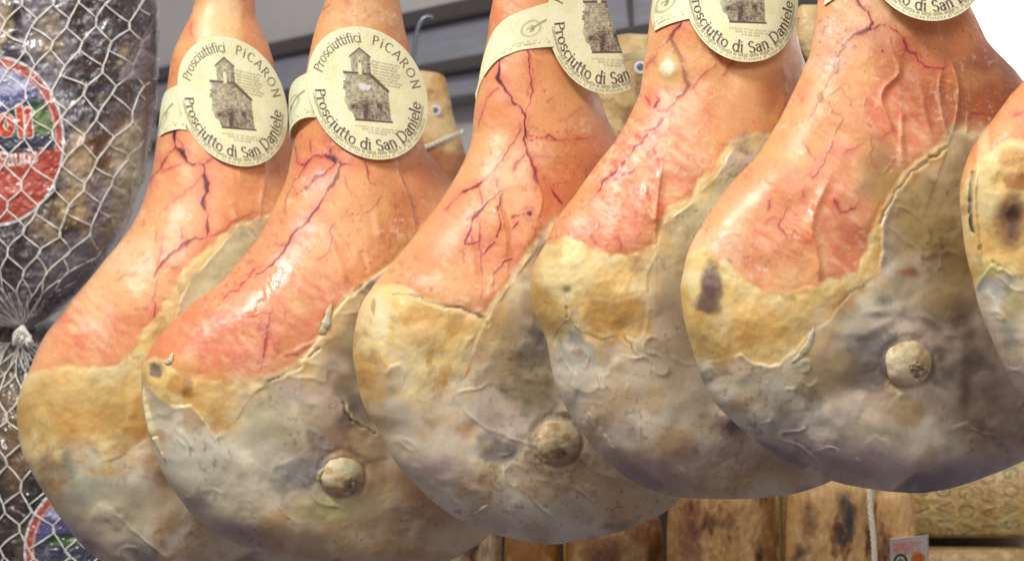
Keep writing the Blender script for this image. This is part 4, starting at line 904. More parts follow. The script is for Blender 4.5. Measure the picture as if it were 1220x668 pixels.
# ------------------------------------------------------------------ netted vacuum packs at the left
def package(st, D, label, sticker_c, sticker_half, knot, up, film=False, seed=3, net_center_y=0):
    B = Body(st, D, tilt=0.0, M=330, K=280, Kb=30, tmax=110, back=0.6, seed=seed, rough=1.5)
    x, y = B.px, B.py
    n1 = fbm(x, y, 95, 4, seed, rot=.3); n2 = fbm(x, y, 34, 5, seed + 2); n3 = fbm(x, y, 8, 3, seed + 4)
    c = lin((62, 46, 42)) + np.zeros(x.shape + (3,))
    c = mix(c, lin((34, 32, 42)), sstep(-.15, .5, n2) * .85)
    c = mix(c, lin((134, 96, 56)), sstep(.15, .6, n1) * .8)
    c = mix(c, lin((196, 170, 132)), sstep(.2, .8, n1 + .4 * n2) * .85)
    c = mix(c, lin((150, 146, 154)), sstep(.35, .9, -n1 + .4 * n2) * .6)
    c = mix(c, lin((24, 18, 20)), sstep(.45, .8, n3) * .5)
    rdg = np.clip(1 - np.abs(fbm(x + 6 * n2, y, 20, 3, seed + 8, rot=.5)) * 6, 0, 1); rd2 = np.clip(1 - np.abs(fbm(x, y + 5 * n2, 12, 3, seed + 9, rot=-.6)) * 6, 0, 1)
    if film:
        c = blend(c, [(155,185,26,50,(206,190,160),.95),(140,235,20,40,(196,182,160),.8),(175,140,10,120,(120,72,40),.8),(60,40,20,30,(176,150,104),.5),(110,300,50,30,(150,148,160),.6),(120,240,20,30,(130,120,140),.6),(70,330,50,30,(150,150,160),.5),(130,130,22,40,(70,62,70),.7),(75,375,50,20,(44,40,70),.7)], x, y)
    else:
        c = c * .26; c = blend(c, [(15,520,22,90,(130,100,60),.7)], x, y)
    glint_haze = sstep(-.1, .6, fbm(x, y, 34, 3, seed + 3))
    c = mix(c, lin((206, 204, 214)), (rdg ** 3 * .7 + rd2 ** 3 * .6) * glint_haze * (1.0 if film else .3)); c = mix(c, lin((168, 166, 178)), glint_haze * (.10 if film else .03))  # film highlights painted into the colour as pale crinkles, plus a milky film haze
    disp = 2.5 * fbm(x, y, 55, 4, seed + 5) + 1.1 * rdg + .8 * rd2 + 1.4 * fbm(x, y, 16, 4, seed + 6, rot=.7, sx=1.5) + .8 * (1 - np.abs(fbm(x, y, 12, 3, seed + 7)) * 2)
    B.finish(disp)
    base = B.V.reshape(-1, 3)[B.V[:, :, 2].ravel().argmin()]
    root = thing('netted_package', label, 'netted ham', (B.V[:, :, 0].mean(), D, base[2]), 'vacuum packed hams in nets')
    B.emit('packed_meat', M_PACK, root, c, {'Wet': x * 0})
    # sticker
    sxc, syc = sticker_c; hw, hh = sticker_half
    g = np.linspace(-1, 1, 260); a, b = np.meshgrid(g, g)
    ang = np.arctan2(b, a); R = np.minimum(1, (np.abs(np.cos(ang)) ** 3.0 + np.abs(np.sin(ang)) ** 3.0) ** (-1 / 3.0))
    rr = np.hypot(a, b); vin = rr <= R + .006; k = np.where(rr > R, R / np.maximum(rr, 1e-6), 1); A = a * k; Bq = b * k
    X = sxc + A * hw; Y = syc + Bq * hh
    e = (1 - np.hypot(A, Bq) / R) * 76
    cc = lin((200, 88, 72)) + np.zeros(A.shape + (3,)); nn = fbm(X, Y, 16, 4, 6); nm = fbm(X, Y, 6, 3, 9)
    cc = mix(cc, lin((214, 110, 90)), sstep(.1, .8, nn) * .5)
    # landscape picture
    pic = (1 - sstep(10, 12.0, 22.5 - e)) * (1 - sstep(.02, .05, Bq - .12 + .06 * A))
    land = lin((184, 188, 220)) + np.zeros(A.shape + (3,))
    ridge = -.42 - .25 * A + .05 * nn
    land = mix(land, lin((96, 92, 150)), sstep(0, .04, Bq - (ridge - .12 + .1 * A)))
    land = mix(land, lin((60, 84, 66)), sstep(0, .03, Bq - (ridge + .07)))
    land = mix(land, lin((142, 172, 96)), sstep(0, .04, Bq - (ridge + .17)) * (.5 + .5 * sstep(-.3, .3, nn)))
    land = mix(land, lin((52, 92, 60)), sstep(.2, .6, nn + .4 * A) * .8 * (Bq > ridge + .1))
    land = mix(land, lin((70, 72, 92)), sstep(-.12, -.04, Bq))
    cc = mix(cc, land, pic)
    # bold orange lettering with white edge, and the white name below
    RL = Raster(-1, -1, 1, 1, .004)
    for ch, ox in (('o', -.22), ('o', .06), ('l', .34), ('i', .46)):
        RL.glyph(ch, ox, -.07, .985, -.12, .42, nib=(.10, .085), serif=False)
    RW = Raster(-1, -1, 1, 1, .004)
    for ch, ox in (('o', -.22), ('o', .06), ('l', .34), ('i', .46)):
        RW.glyph(ch, ox, -.07, .985, -.12, .42, nib=(.15, .13), serif=False)
    cc = mix(cc, lin((236, 226, 220)), RW.sample(A, Bq)); cc = mix(cc, lin((226, 84, 44)), RL.sample(A, Bq))
    RS = Raster(-1, -1, 1, 1, .004); RS.line('Sauris', .06, .30, -.10, .24, .56, nib=(.07, .055), serif=False)
    cc = mix(cc, lin((240, 226, 218)), RS.sample(A, Bq))
    cc = mix(cc, lin((232, 150, 140)), sstep(.25, .7, nm) * .45 * (Bq > .45))
    wl = np.exp(-((e - 9.5) / 1.0) ** 2) * .7 * (Bq < .12)
    cc = mix(cc, lin((232, 230, 228)), wl); cc = mix(cc, lin((236, 236, 238)), 1 - sstep(2.0, 3.4, e))
    cc = cc * .82
    Vt = B.on(X, Y, 1.6)
    f = grid_faces(260, 260); f = f[vin.ravel()[f].all(1)][:, ::-1]; used, inv = np.unique(f, return_inverse=True)
    make_mesh('sticker', Vt.reshape(-1, 3)[used], inv.reshape(f.shape), M_STICK, root, cc.reshape(-1, 3)[used])
    # net: honeycomb of twisted strings gathered at the knot
    cw, chh = 36.0, 44.0; paths = []; rads = []
    kx, ky = knot
    def warp(u, v):
        """u across, v = distance from the knot (px, unwarped)"""
        t = np.clip(v / 95.0, 0, 1); gth = (t ** 1.05) * (1 - .0) * (1 - .35 * (1 - t))
        X = kx + (u) * gth + 5 * fbm(u * 1.0 + 300, v, 60, 2, seed); Y = ky + (-v if up else v) * 1.0 - (0 if up else 0)
        X = np.where(v > 95, X, X); Y = Y + 4 * fbm(u, v + 200, 50, 2, seed + 1) * t
        bulge = np.clip(v / 95., 0, 1)
        return X, Y
    def add(u0, v0, u1, v1, tw=0.0):
        for s_ in (-1, 1):
            n = 9; t = np.linspace(0, 1, n)
            off = s_ * np.sin(t * np.pi * (3 if tw else 1)) * (tw if tw else .5)
            dx, dy = u1 - u0, v1 - v0; ll = math.hypot(dx, dy)
            u = u0 + dx * t - dy / ll * off; v = v0 + dy * t + dx / ll * off
            X, Y = warp(u, v)
            ok = (X > -90) & (X < 330) & (Y > -130) & (Y < 800)
            if not ok.all(): continue
            hz = B.front_z(X, Y)
            inside = np.interp(Y, B.py[:, B.K - 1], B.px[:, B.K - 1]) if False else None
            edge_r = EDGE(Y)
            hz = np.where(X < edge_r - 1, hz, 0)
            Xc = np.minimum(X, edge_r + .5)
            q = np.clip((edge_r - Xc) / 10, 0, 1)
            z = np.where(X >= edge_r - 1, -(X - edge_r) * 1.2, hz) + 2.4
            Xc = np.where(X > edge_r, edge_r + 1.5, Xc)
            if (X > edge_r + 26).any(): continue
            P = W(Xc, Y, B.plane(Xc) - z * B.D / F)
            paths.append(P); rads.append(.00050 if tw else .00046)
    idx = np.argsort(B.py[:, B.K - 1]); ys = B.py[idx, B.K - 1]; xs = B.px[idx, B.K - 1]
    def EDGE(Y): return np.interp(Y, ys, xs)
    rows = 15
    for r_ in range(rows):
        v0 = 10 + r_ * chh * .62
        for q_ in range(-9, 13):
            u = (q_ + .5 * (r_ % 2)) * cw
            j = 5.0 * math.sin(q_ * 7.1 + r_ * 3.3)
            jn = lambda qq, rr_: 5.0 * math.sin(qq * 7.1 + rr_ * 3.3)
            a_ = (u + j, v0); b_ = (u + j * .3 + 3, v0 + chh * .22)       # twisted knot piece
            add(a_[0], a_[1], b_[0], b_[1], tw=1.1)
            nq = q_ if (r_ % 2) else q_ - 1
            for qq in (nq, nq + 1):
                un = (qq + .5 * ((r_ + 1) % 2)) * cw + jn(qq, r_ + 1)
                add(b_[0], b_[1], un, v0 + chh * .62)
    if up:      # strings fanning from the knot
        for q_ in range(-12, 8):
            a0 = q_ * 6.5
            t = np.linspace(0, 1, 12); X = kx + a0 * t ** .9 * 1.2; Y = ky - 8 - (26 + 12 * math.sin(q_ * 2.3)) * t - 3
            z = B.front_z(X, Y) + 2.5
            paths.append(W(X, Y, B.plane(X) - z * B.D / F)); rads.append(.00055)
    Vn, Fn = tube(paths, rads, 6)
    make_mesh('net', Vn, Fn, M_NET, root)
    return B, root

LP = [(15,-170),(-60,-150),(-120,-80),(-150,20),(-155,120),(-140,220),(-100,300),(-50,355),(0,385),(20,394)]
RP = [(25,-170),(100,-150),(165,-80),(185,0),(186,90),(176,190),(152,262),(118,322),(70,368),(32,394)]
pk1, pk1_root = package(zipst(LP, RP), 2.44, 'glossy dark ham in white net tied off at a tufted knot, upper left', (-6, 168), (83, 102), (26, 398), True, film=True, seed=3)
LQ = [(14,372),(-30,395),(-50,460),(-80,520),(-90,590),(-90,660),(-80,740),(-50,800),(0,840)]
RQ = [(40,372),(80,395),(110,460),(170,520),(195,590),(205,660),(200,740),(170,800),(30,840)]
pk2, pk2_root = package(zipst(LQ, RQ), 2.50, 'netted vacuum pack at lower left below the string knot, mostly hidden', (116, 656), (88, 90), (24, 398), False, seed=9)
# film flap at the right of the upper package
fp = np.array([(137,97),(150,80),(163,60),(176,38),(187,14),(190,50),(188,90),(165,92)], float)
g = []
tri = [(137,97),(188,12),(190,92)]
nt_ = 40; vs = []; fcs = []
for i in range(nt_ + 1):
    for j in range(nt_ + 1 - i):
        a, b = i / nt_, j / nt_; cc = 1 - a - b
        vs.append((tri[0][0] * cc + tri[1][0] * a + tri[2][0] * b, tri[0][1] * cc + tri[1][1] * a + tri[2][1] * b))
ix = {}; k_ = 0
for i in range(nt_ + 1):
    for j in range(nt_ + 1 - i): ix[(i, j)] = k_; k_ += 1
for i in range(nt_):
    for j in range(nt_ - i):
        fcs.append((ix[(i, j)], ix[(i + 1, j)], ix[(i, j + 1)]))
        if j < nt_ - i - 1: fcs.append((ix[(i + 1, j)], ix[(i + 1, j + 1)], ix[(i, j + 1)]))
vs = np.array(vs); hz = np.where(vs[:, 0] < 183, pk1.front_z(vs[:, 0], vs[:, 1]), 10)
hz = np.maximum(hz, 14) + 4 + 1.5 * fbm(vs[:, 0], vs[:, 1], 14, 3, 2)
make_mesh('film_flap', W(vs[:, 0] + 1.2 * fbm(vs[:, 0], vs[:, 1], 12, 2, 4), vs[:, 1], pk1.D - hz * pk1.D / F), fcs, M_FILM, pk1_root)
# tufted knot
paths = []
for i in range(150):
    a = rng.uniform(0, 2 * np.pi); l = rng.uniform(6, 22); dn = rng.uniform(.3, 1)
    t = np.linspace(0, 1, 7)
    X = 27 + 4 * np.cos(a) * (1 + t * .6) + l * .5 * np.cos(a) * t * (1 - .4 * t); Y = 396 + 7 * np.sin(a) * .8 + l * dn * t * .8 + 3 * np.sin(3 * t + a)
    z = 22 + 8 * rng.random() + 8 * np.sin(t * 2.5)
    paths.append(W(X, Y, 2.44 - z * 2.44 / F))
Vn, Fn = tube(paths, .0007, 5)
make_mesh('string_knot', Vn, Fn, M_NET, pk1_root)

# ------------------------------------------------------------------ the place behind: wall, rails, window
def zwall(px): return 1.0 / (.2 + .000172 * (np.asarray(px, float) - 190))
def slab(name, x0, x1, k_top, k_bot, off, thick, mat, label=None, cat=None, kind=None, nx=24):
    """long horizontal board on the receding wall. k = height above the eye (m * F)"""
    xs_ = np.linspace(x0, x1, nx); d = zwall(xs_) - off
    X = (xs_ - CX) / F * d
    V, Fc = [], []
    for i in range(nx):
        for (kk, dd) in ((k_top, 0), (k_bot, 0), (k_bot, thick), (k_top, thick)):
            V.append((X[i], d[i] + dd, kk / F))
    for i in range(nx - 1):
        for e in range(4): Fc.append((i * 4 + e, i * 4 + (e + 1) % 4, i * 4 + 4 + (e + 1) % 4, i * 4 + 4 + e))
    Fc += [(0, 3, 2, 1), ((nx - 1) * 4, (nx - 1) * 4 + 1, (nx - 1) * 4 + 2, (nx - 1) * 4 + 3)]
    o = make_mesh(name, V, Fc, mat, None, smooth=False)
    if kind: o['kind'] = kind
    if label: o['label'] = label; o['category'] = cat
    bv = o.modifiers.new('b', 'BEVEL'); bv.width = .004; bv.segments = 2
    return o
slab('wall', -400, 1125, 2400, -1400, 0, .05, M_WALL, kind='structure')
slab('metal_rail', -300, 1500, 1245, 1165, .10, .06, M_RAIL, 'dark brown horizontal rail, uppermost on the grey back wall', 'rail', nx=30)
slab('wall_siding', -300, 1115, 1165, 985, .06, .03, M_PANEL, kind='structure')
slab('metal_rail', -300, 1115, 985, 925, .12, .08, M_RAIL, 'dark horizontal rail under the blue grey panel on the back wall', 'rail')
slab('wall_siding', -300, 1115, 925, 820, .07, .03, M_PANEL, kind='structure')
slab('metal_rail', -300, 1115, 820, 780, .09, .05, M_RAIL, 'thin dark ledge under the narrow steel strip', 'rail')
slab('wall', 1125, 1600, 450, -1400, 0, .05, M_WALL, kind='structure')
wdw = slab('window_pane', 1125, 1600, 1160, 450, .02, .02, M_SKY, 'bright overexposed window behind the right hand hams', 'window')
# joint strip on the panel
d_ = float(zwall(748)) - .075
make_mesh('panel_joint', [((744 - CX) / F * d_, d_, 1160 / F), ((749 - CX) / F * d_, d_, 1160 / F), ((755 - CX) / F * d_, d_, 990 / F), ((750 - CX) / F * d_, d_, 990 / F),
                          ((744 - CX) / F * d_, d_ + .01, 1160 / F), ((749 - CX) / F * d_, d_ + .01, 1160 / F), ((755 - CX) / F * d_, d_ + .01, 990 / F), ((750 - CX) / F * d_, d_ + .01, 990 / F)],
          [(0, 3, 2, 1), (0, 1, 5, 4), (1, 2, 6, 5), (2, 3, 7, 6), (3, 0, 4, 7)], M_RAIL, None, smooth=False)
o_ = bpy.data.objects['panel_joint']; o_['label'] = 'dark upright joint strip on the blue grey panel between the third and fourth hams'; o_['category'] = 'joint strip'

# steel hook behind the second ham
hp = catmull([(491,110),(492,90),(493,70),(495,50),(498,34),(503,24),(510,20),(516,22)], 8)
Vn, Fn = tube([W(hp[:, 0], hp[:, 1], 2.95)], .0026, 12)
hk = make_mesh('steel_hook', Vn, Fn, M_STEEL); hk['label'] = 'bent steel wire hook rising behind the second label, by the grey wall'; hk['category'] = 'hook'

# ------------------------------------------------------------------ smaller hams far behind
def back_ham(st, D, label, rivet=None, twine=None, seed=1, c0=(206,164,104), c1=(168,104,58)):
    B = Body(st, D, tilt=0.2, M=200, K=150, Kb=24, tmax=60, back=.8, seed=seed, rough=1.0)
    x, y = B.px, B.py
    n1 = fbm(x, y, 34, 4, seed); n2 = fbm(x, y, 12, 4, seed + 2)
    c = lin(c0) + np.zeros(x.shape + (3,)); c = mix(c, lin((226, 200, 150)), sstep(0, .7, n1) * .7); c = mix(c, lin(c1), sstep(0, .6, -n1 + .3 * n2) * .8)
    mid = y.min() * .35 + y.max() * .65
    if twine: c = mix(c, lin((156, 84, 48)), sstep(twine[0][1] - 4, twine[0][1] + 10, y) * .8)
    c = mix(c, lin((110, 66, 40)), sstep(.5, .9, n2) * .4)
    B.finish(2.2 * n1 + .5 * n2)
    base = B.V.reshape(-1, 3)[B.V[:, :, 2].ravel().argmin()]
    root = thing('cured_ham', label, 'ham', (B.V[:, :, 0].mean(), D, base[2]), 'smaller cured hams hanging further back')
    B.emit('skin', M_CHEESE, root, c, {})
    if rivet:
        a, b, r = rivet; th = np.linspace(0, 2 * np.pi, 25)
        X = a + r * np.cos(th); Y = b + r * np.sin(th); z = float(B.front_z(a, b)) + 2
        Vn, Fn = tube([W(X, Y, B.plane(a) - z * D / F)], r * .34 * D / F, 10)
        rv = make_mesh('metal_rivet', Vn, Fn, flat_mat('rivet_white', (214, 216, 226), .4), root)
        X2 = a + r * .35 * np.cos(th); Y2 = b + r * .35 * np.sin(th)
        Vn, Fn = tube([W(X2, Y2, B.plane(a) - z * D / F)], r * .22 * D / F, 8); make_mesh('rivet_pin', Vn, Fn, M_STEEL, rv)
    if twine:
        P = resample(catmull(twine, 10), 60); ps = []
        for ph in (0, np.pi):
            tt = np.arange(60) * .8 + ph
            z = B.front_z(P[:, 0], P[:, 1]) + 2.2
            ps.append(W(P[:, 0], P[:, 1] + 1.6 * np.sin(tt), B.plane(P[:, 0]) - (z + 1.4 * np.cos(tt)) * D / F))
        Vn, Fn = tube(ps, .0018, 8); make_mesh('twine', Vn, Fn, M_TWINE, root)
    return B
back_ham(zipst([(488,84),(478,92),(470,120),(462,150),(456,190),(460,240),(480,280),(505,292)], [(502,84),(528,90),(536,112),(541,140),(550,168),(558,205),(552,260),(512,292)]), 2.72,
         'small tan ham tied with pale twine, between the second and third big hams', (519, 132, 5), [(480, 178), (505, 176), (525, 168), (545, 160), (552, 157)], 2)
back_ham(zipst([(735,42),(715,55),(700,90),(694,130),(690,170),(700,230),(730,262)], [(750,40),(790,46),(806,80),(810,120),(815,170),(800,230),(735,262)]), 2.55,
         'mottled tan ham with a white rivet, between the third and fourth big hams', (763, 81, 6), None, 5, (190, 160, 104), (150, 112, 66))
back_ham(zipst([(955,6),(949,12),(947,26),(948,42),(955,60),(968,80),(978,84)], [(975,6),(990,12),(1000,26),(1004,42),(1002,60),(996,76),(984,84)]), 2.3,
         'small beige ham end showing between the fourth and fifth big hams', None, None, 8, (206, 174, 120), (176, 132, 80))

# ------------------------------------------------------------------ cheeses below
def provolone(x0, x1, top, D, label, rope=None, rope_mat=None, seed=1, stains=(), tilt=0.0, c0=(206, 158, 96), rope_w=2.6):
    w = x1 - x0; cxm = (x0 + x1) / 2; h = 330
    Ls = [(cxm - w * .06, top - 2), (cxm - w * .3, top + 2), (x0 + w * .04, top + 16), (x0, top + 50), (x0 - 2, top + 120), (x0, top + 220), (x0 + w * .12, top + 290), (cxm - w * .05, top + h)]
    Rs = [(cxm + w * .06, top - 2), (cxm + w * .3, top + 2), (x1 - w * .04, top + 16), (x1, top + 50), (x1 + 2, top + 120), (x1, top + 220), (x1 - w * .12, top + 290), (cxm + w * .05, top + h)]
    B = Body(zipst(Ls, Rs), D, tilt=tilt, M=260, K=170, Kb=24, tmax=w * .5, back=.9, seed=seed, rough=.5)
    x, y = B.px, B.py
    n1 = fbm(x, y, 30, 4, seed, sx=1.6); n2 = fbm(x, y, 10, 4, seed + 2, sx=2.2); n3 = fbm(x, y, 60, 5, seed + 5, sx=2.4, gain=.6)
    c = lin(c0) + np.zeros(x.shape + (3,))
    c = mix(c, lin((232, 194, 132)), sstep(0, .7, n1) * .7); c = mix(c, lin((150, 88, 40)), sstep(.05, .7, n3) * .75)
    c = mix(c, lin((60, 36, 26)), sstep(.3, .95, n3 + .35 * n2) * .8)
    c = blend(c, stains, x + 3 * n2, y + 5 * n1, True); c = mix(c, lin((150, 96, 50)), sstep(.1, .8, fbm(x, y, 14, 4, seed + 9, sx=4.0)) * .35)
    c = c * .72  # whole rind colour dimmed to stand in for shade
    B.finish(1.5 * n1 + .7 * n2)
    root = thing('hanging_cheese', label, 'cheese', W(cxm, top + h, D), 'smoked cheeses hanging in a row below the hams')
    B.emit('rind', M_CHEESE, root, c, {})
    if rope:
        P = resample(catmull([(rope[0], top - 12), (rope[0] + 1, top + 30), (rope[1], top + 90), (rope[1], top + 200)], 10), 160); ps = []
        for ph in (0, 2.1, 4.2):
            tt = np.arange(160) * .42 + ph
            ps.append(W(P[:, 0] + rope_w * .55 * np.sin(tt), P[:, 1], D - (w * .32 + rope_w * .5 * np.cos(tt)) * D / F))
        Vn, Fn = tube(ps, rope_w * .6 * D / F, 8); make_mesh('rope', Vn, Fn, rope_mat, root)
        if rope_mat is M_TWINE:
            fz = []
            for i in range(60):
                j = rng.integers(5, 150); t = np.linspace(0, 1, 5); a = rng.uniform(-1, 1)
                fz.append(W(P[j, 0] + a * 5 * t, P[j, 1] + rng.uniform(-5, 5) * t, D - (w * .32 + 2 + 2 * t) * D / F))
            Vn, Fn = tube(fz, .00022, 4); make_mesh('loose_fibres', Vn, Fn, rope_mat, root)
    return B
provolone(520, 598, 612, 2.62, 'pale cream cheese under the gap between the second and third hams', seed=1, c0=(226, 206, 164))
provolone(600, 668, 618, 2.60, 'narrow amber cheese just right of the pale cream one', (672, 674), flat_mat('yellow_string', (196, 164, 60), .7), 2, c0=(190, 128, 66), rope_w=1.4)
provolone(674, 790, 600, 2.58, 'brown stained cheese just left of the black gap, under the third ham', None, None, 3, [(725, 662, 40, 20, (66, 38, 24), .8), (760, 640, 30, 40, (120, 74, 40), .6)], c0=(186, 130, 72))
provolone(796, 925, 560, 2.56, 'broad cheese with dark scorches, between the black gap and the dark rope', (929, 930), M_ROPE, 4, [(820, 640, 24, 60, (110, 60, 52), .7), (860, 620, 20, 12, (84, 48, 34), .7), (905, 655, 8, 10, (60, 36, 30), .8), (890, 615, 14, 50, (226, 184, 126), .6)], c0=(204, 156, 96))
provolone(934, 1037, 573, 2.54, 'cheese with a large curved black scorch mark, left of the white twine', (1036, 1042), M_TWINE, 6, [(1004, 600, 12, 20, (44, 44, 52), .95), (1012, 620, 8, 28, (48, 48, 56), .95), (1004, 640, 12, 8, (50, 50, 56), .8), (965, 625, 14, 24, (96, 56, 36), .7), (955, 660, 14, 12, (50, 32, 26), .9)], c0=(224, 176, 112), rope_w=3.2)
provolone(1040, 1090, 583, 2.555, 'narrow light tan cheese just right of the white twine, behind the printed card', seed=7, c0=(228, 180, 118), stains=[(1052, 655, 8, 14, (100, 66, 40), .7)])
# added dark board standing in for the shade in the gaps between cheeses
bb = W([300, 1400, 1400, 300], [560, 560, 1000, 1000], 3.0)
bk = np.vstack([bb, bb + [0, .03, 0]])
o = make_mesh('shade_board', bk, [(0, 1, 2, 3), (7, 6, 5, 4), (0, 4, 5, 1), (3, 2, 6, 7), (0, 3, 7, 4), (1, 5, 6, 2)], M_DARK, smooth=False)
o['label'] = 'dark board standing in for the deep shade behind the row of cheeses'; o['category'] = 'board'

# cheese wheels with embossed lettering
def wheel(cx, ytop, ybot, D, R, label, letters=True, seed=4):
    n, m = 520, 190
    a = np.linspace(-100, 20, n)[:, None]            # degrees round the front, 0 = facing the camera
    v = np.linspace(0, 1, m)[None]
    prof = 1 - .05 * (2 * v - 1) ** 2 - .05 * np.clip(np.abs(2 * v - 1) - .93, 0, 1) / .07
    hgt = (ybot - ytop) * D / F
    arcl = np.radians(a) * R * F / D + 0 * v          # px along rind
    vv = v * (ybot - ytop) + 0 * a
    RL = Raster(-420, 0, 120, ybot - ytop, .7)
    if letters:
        k = 0
        for xx in np.arange(-400, 100, 27.0):
            up_ = (k % 2 == 0)
            word = 'ASIAGO' * 2
            p = -20.0 - (k * 37) % 50
            if up_:
                y_ = ybot - ytop + 10 + (k * 13) % 20
                for ch in word:
                    RL.glyph(ch, xx + 8, y_, 0, -1, 24, nib=(.075, .06), serif=False); y_ -= GL[ch][0] * 24 + 5
            else:
                y_ = p
                for ch in word:
                    RL.glyph(ch, xx - 8, y_, 0, 1, 24, nib=(.075, .06), serif=False); y_ += GL[ch][0] * 24 + 5
            k += 1
    t = RL.sample(arcl, vv)
    nz = fbm(arcl + 1000, vv, 30, 4, seed); nf = fbm(arcl + 1000, vv, 7, 4, seed + 1)
    t = t * np.clip(.75 + .5 * nf, 0, 1)
    rad = R * prof - t * .0005 + .0007 * nf
    ar = np.radians(a)
    tiltx = math.radians(-5.5)
    X = rad * np.sin(ar); Yl = -rad * np.cos(ar); Zl = (0.5 - v) * hgt + 0 * a
    Y = Yl * math.cos(tiltx) - Zl * math.sin(tiltx); Z = Yl * math.sin(tiltx) + Zl * math.cos(tiltx)
    c0 = W(cx, (ytop + ybot) / 2, D + R)
    c0 = np.array([c0[0] * D / (D + R) if False else (cx - CX) / F * D, D + R, -((ytop + ybot) / 2 - CY) / F * D - R * math.sin(math.radians(5.5))])
    V = np.stack([X, Y, Z], -1) + c0
    c = lin((170, 142, 88)) + np.zeros(V.shape)
    c = mix(c, lin((156, 124, 72)), sstep(0, .6, nz) * .7); c = mix(c, lin((168, 170, 118)), sstep(.2, .7, -nz) * .5)
    c = mix(c, lin((212, 186, 132)), sstep(.3, .8, nf) * .4)
    c = mix(c, lin((84, 66, 40)), t * .62)
    ed = sstep(.93, .99, np.abs(2 * v - 1)) + 0 * a
    c = mix(c, lin((196, 164, 104)), ed * .8)
    root = thing('cheese_wheel', label, 'cheese wheel', c0 - np.array([0, 0, hgt / 2]), 'stacked cheese wheels at the lower right')
    make_mesh('rind', V.reshape(-1, 3), grid_faces(n, m)[:, ::-1] if False else grid_faces(n, m), M_CHEESE, root, c.reshape(-1, 3))
    # flat faces and back of the wheel
    full = np.radians(np.linspace(0, 360, 97)[:-1]); Vs = []; Fs = []
    for (zc, sgn, rr_) in ((.5, 1, .88), (-.5, -1, .88)):
        base = len(Vs)
        for q in full:
            x_, y_, z_ = R * rr_ * math.sin(q), -R * rr_ * math.cos(q), zc * hgt
            Vs.append(np.array([x_, y_ * math.cos(tiltx) - z_ * math.sin(tiltx), y_ * math.sin(tiltx) + z_ * math.cos(tiltx)]) + c0)
        Fs.append(tuple(range(base, base + 96)) if sgn < 0 else tuple(range(base + 95, base - 1, -1)))
    for q in range(96): Fs.append((q, (q + 1) % 96, 96 + (q + 1) % 96, 96 + q))
    make_mesh('core', Vs, Fs, flat_mat('wheel_face', (200, 166, 106), .6, var=.2), root, smooth=False)
wheel(1255, 540, 640, 2.62, .27, 'cheese wheel stamped with rows of upright letters, on top at the lower right')
wheel(1255, 651, 770, 2.62, .27, 'plain tan cheese wheel below the dark gap, at the lower right corner', letters=False, seed=7)

# laminated card
def card():
    RC = Raster(0, 0, 48, 60, .15)
    for i in range(5): RC.line('formaggio dolce del veneto'[i * 2:i * 2 + 18 - (i % 2) * 3], 4 + (i % 2) * 3, 8 + i * 3.0, 0, 3.2, 34 - 5 * (i % 3), nib=(.10, .08), serif=False, val=.8)
    n = 150; x, y = np.meshgrid(np.linspace(0, 46, n), np.linspace(0, 52, n))
    c = lin((224, 214, 198)) + np.zeros(x.shape + (3,))
    nn = fbm(x, y, 14, 3, 4)
    ob = (1 - sstep(-.3, .5, np.maximum(np.abs(x - 22) - 19, np.abs(y - 11) - 8))) * .45
    c = mix(c, lin((236, 130, 90)), ob * np.clip(1.1 - x / 40, 0, 1)); c = mix(c, lin((208, 84, 56)), RC.sample(x, y) * .9)
    e = np.minimum(np.minimum(x, 46 - x), np.minimum(y, 52 - y)); c = mix(c, lin((196, 192, 196)), 1 - sstep(1.6, 2.2, e))
    for (a, b, col_, inner) in ((12, 27, (40, 74, 44), (232, 226, 210)), (33, 27, (222, 140, 30), (206, 84, 34))):
        d = np.hypot(x - a, y - b); c = mix(c, lin(col_), 1 - sstep(8.2, 8.8, d)); c = mix(c, lin(inner), (1 - sstep(5.0, 5.5, d)))
        c = mix(c, lin(col_), (1 - sstep(3.0, 3.6, d + 1.2 * np.sin(np.arctan2(y - b, x - a) * 5))) * .8)
    px = 1060 + x + .02 * y; py = 641.5 + y - .10 * x
    d = 2.36 + .0004 * (y - 20)
    V = W(px, py, d); root = make_mesh('printed_card', V.reshape(-1, 3), grid_faces(n, n), M_STICK, None, c.reshape(-1, 3))
    so = root.modifiers.new('s', 'SOLIDIFY'); so.thickness = .0008; so.offset = 0
    root['label'] = 'small laminated card with orange print and two round seals'; root['category'] = 'card'
card()

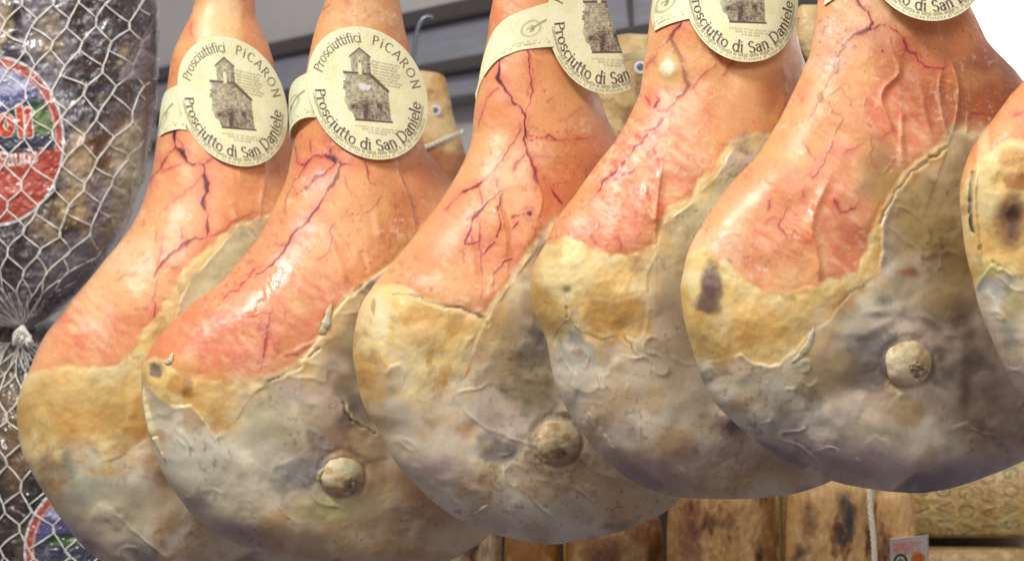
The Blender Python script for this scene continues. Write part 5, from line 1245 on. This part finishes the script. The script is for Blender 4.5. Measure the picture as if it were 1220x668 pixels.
# ------------------------------------------------------------------ camera, lights, world
cam = bpy.data.cameras.new('camera'); cam.sensor_width = 36; cam.lens = F / 1220 * 36; cam.clip_end = 100; cam.clip_start = .05
cam.dof.use_dof = True; cam.dof.focus_distance = 1.86; cam.dof.aperture_fstop = 13
co = bpy.data.objects.new('camera', cam); COL.objects.link(co); co.rotation_euler = (math.radians(90), 0, 0); sc.camera = co

def area(name, loc, target, size, power, col=(1, 1, 1), sy=None):
    l = bpy.data.lights.new(name, 'AREA'); l.energy = power; l.size = size; l.color = col
    if sy: l.shape = 'RECTANGLE'; l.size_y = sy
    o = bpy.data.objects.new(name, l); COL.objects.link(o); o.location = loc
    o.rotation_euler = (Vector(target) - Vector(loc)).to_track_quat('-Z', 'Y').to_euler()
    return o
area('ceiling_lamp', (-.95, .75, 1.65), (0, 2.0, 0), .85, 47, (1, .965, .91), .35)
area('fill_light', (.5, .2, 1.15), (.1, 2.0, 0), .6, 11, (1, .97, .94))  # added frontal fill, not a lamp that hangs in the shop
w = bpy.data.worlds.new('World'); sc.world = w; w.use_nodes = True; nt = w.node_tree
bg = nt.nodes['Background']; tc = nt.nodes.new('ShaderNodeTexCoord'); sx = nt.nodes.new('ShaderNodeSeparateXYZ'); mr = nt.nodes.new('ShaderNodeMapRange')
cr = nt.nodes.new('ShaderNodeValToRGB')
nt.links.new(tc.outputs['Generated'], sx.inputs[0]); nt.links.new(sx.outputs['Z'], mr.inputs[0]); mr.inputs[1].default_value = -1; mr.inputs[2].default_value = 1
nt.links.new(mr.outputs[0], cr.inputs[0]); nt.links.new(cr.outputs[0], bg.inputs[0])
cr.color_ramp.elements[0].color = (.22, .175, .23, 1); cr.color_ramp.elements[1].color = (1.0, .98, .96, 1)
e = cr.color_ramp.elements.new(.5); e.color = (.46, .43, .44, 1)
bg.inputs[1].default_value = .58
sc.view_settings.view_transform = 'Standard'; sc.view_settings.look = 'None'; sc.view_settings.exposure = 0; sc.view_settings.gamma = 1
sc.cycles.use_denoising = True
sc.cycles.max_bounces = 6; sc.cycles.transparent_max_bounces = 8
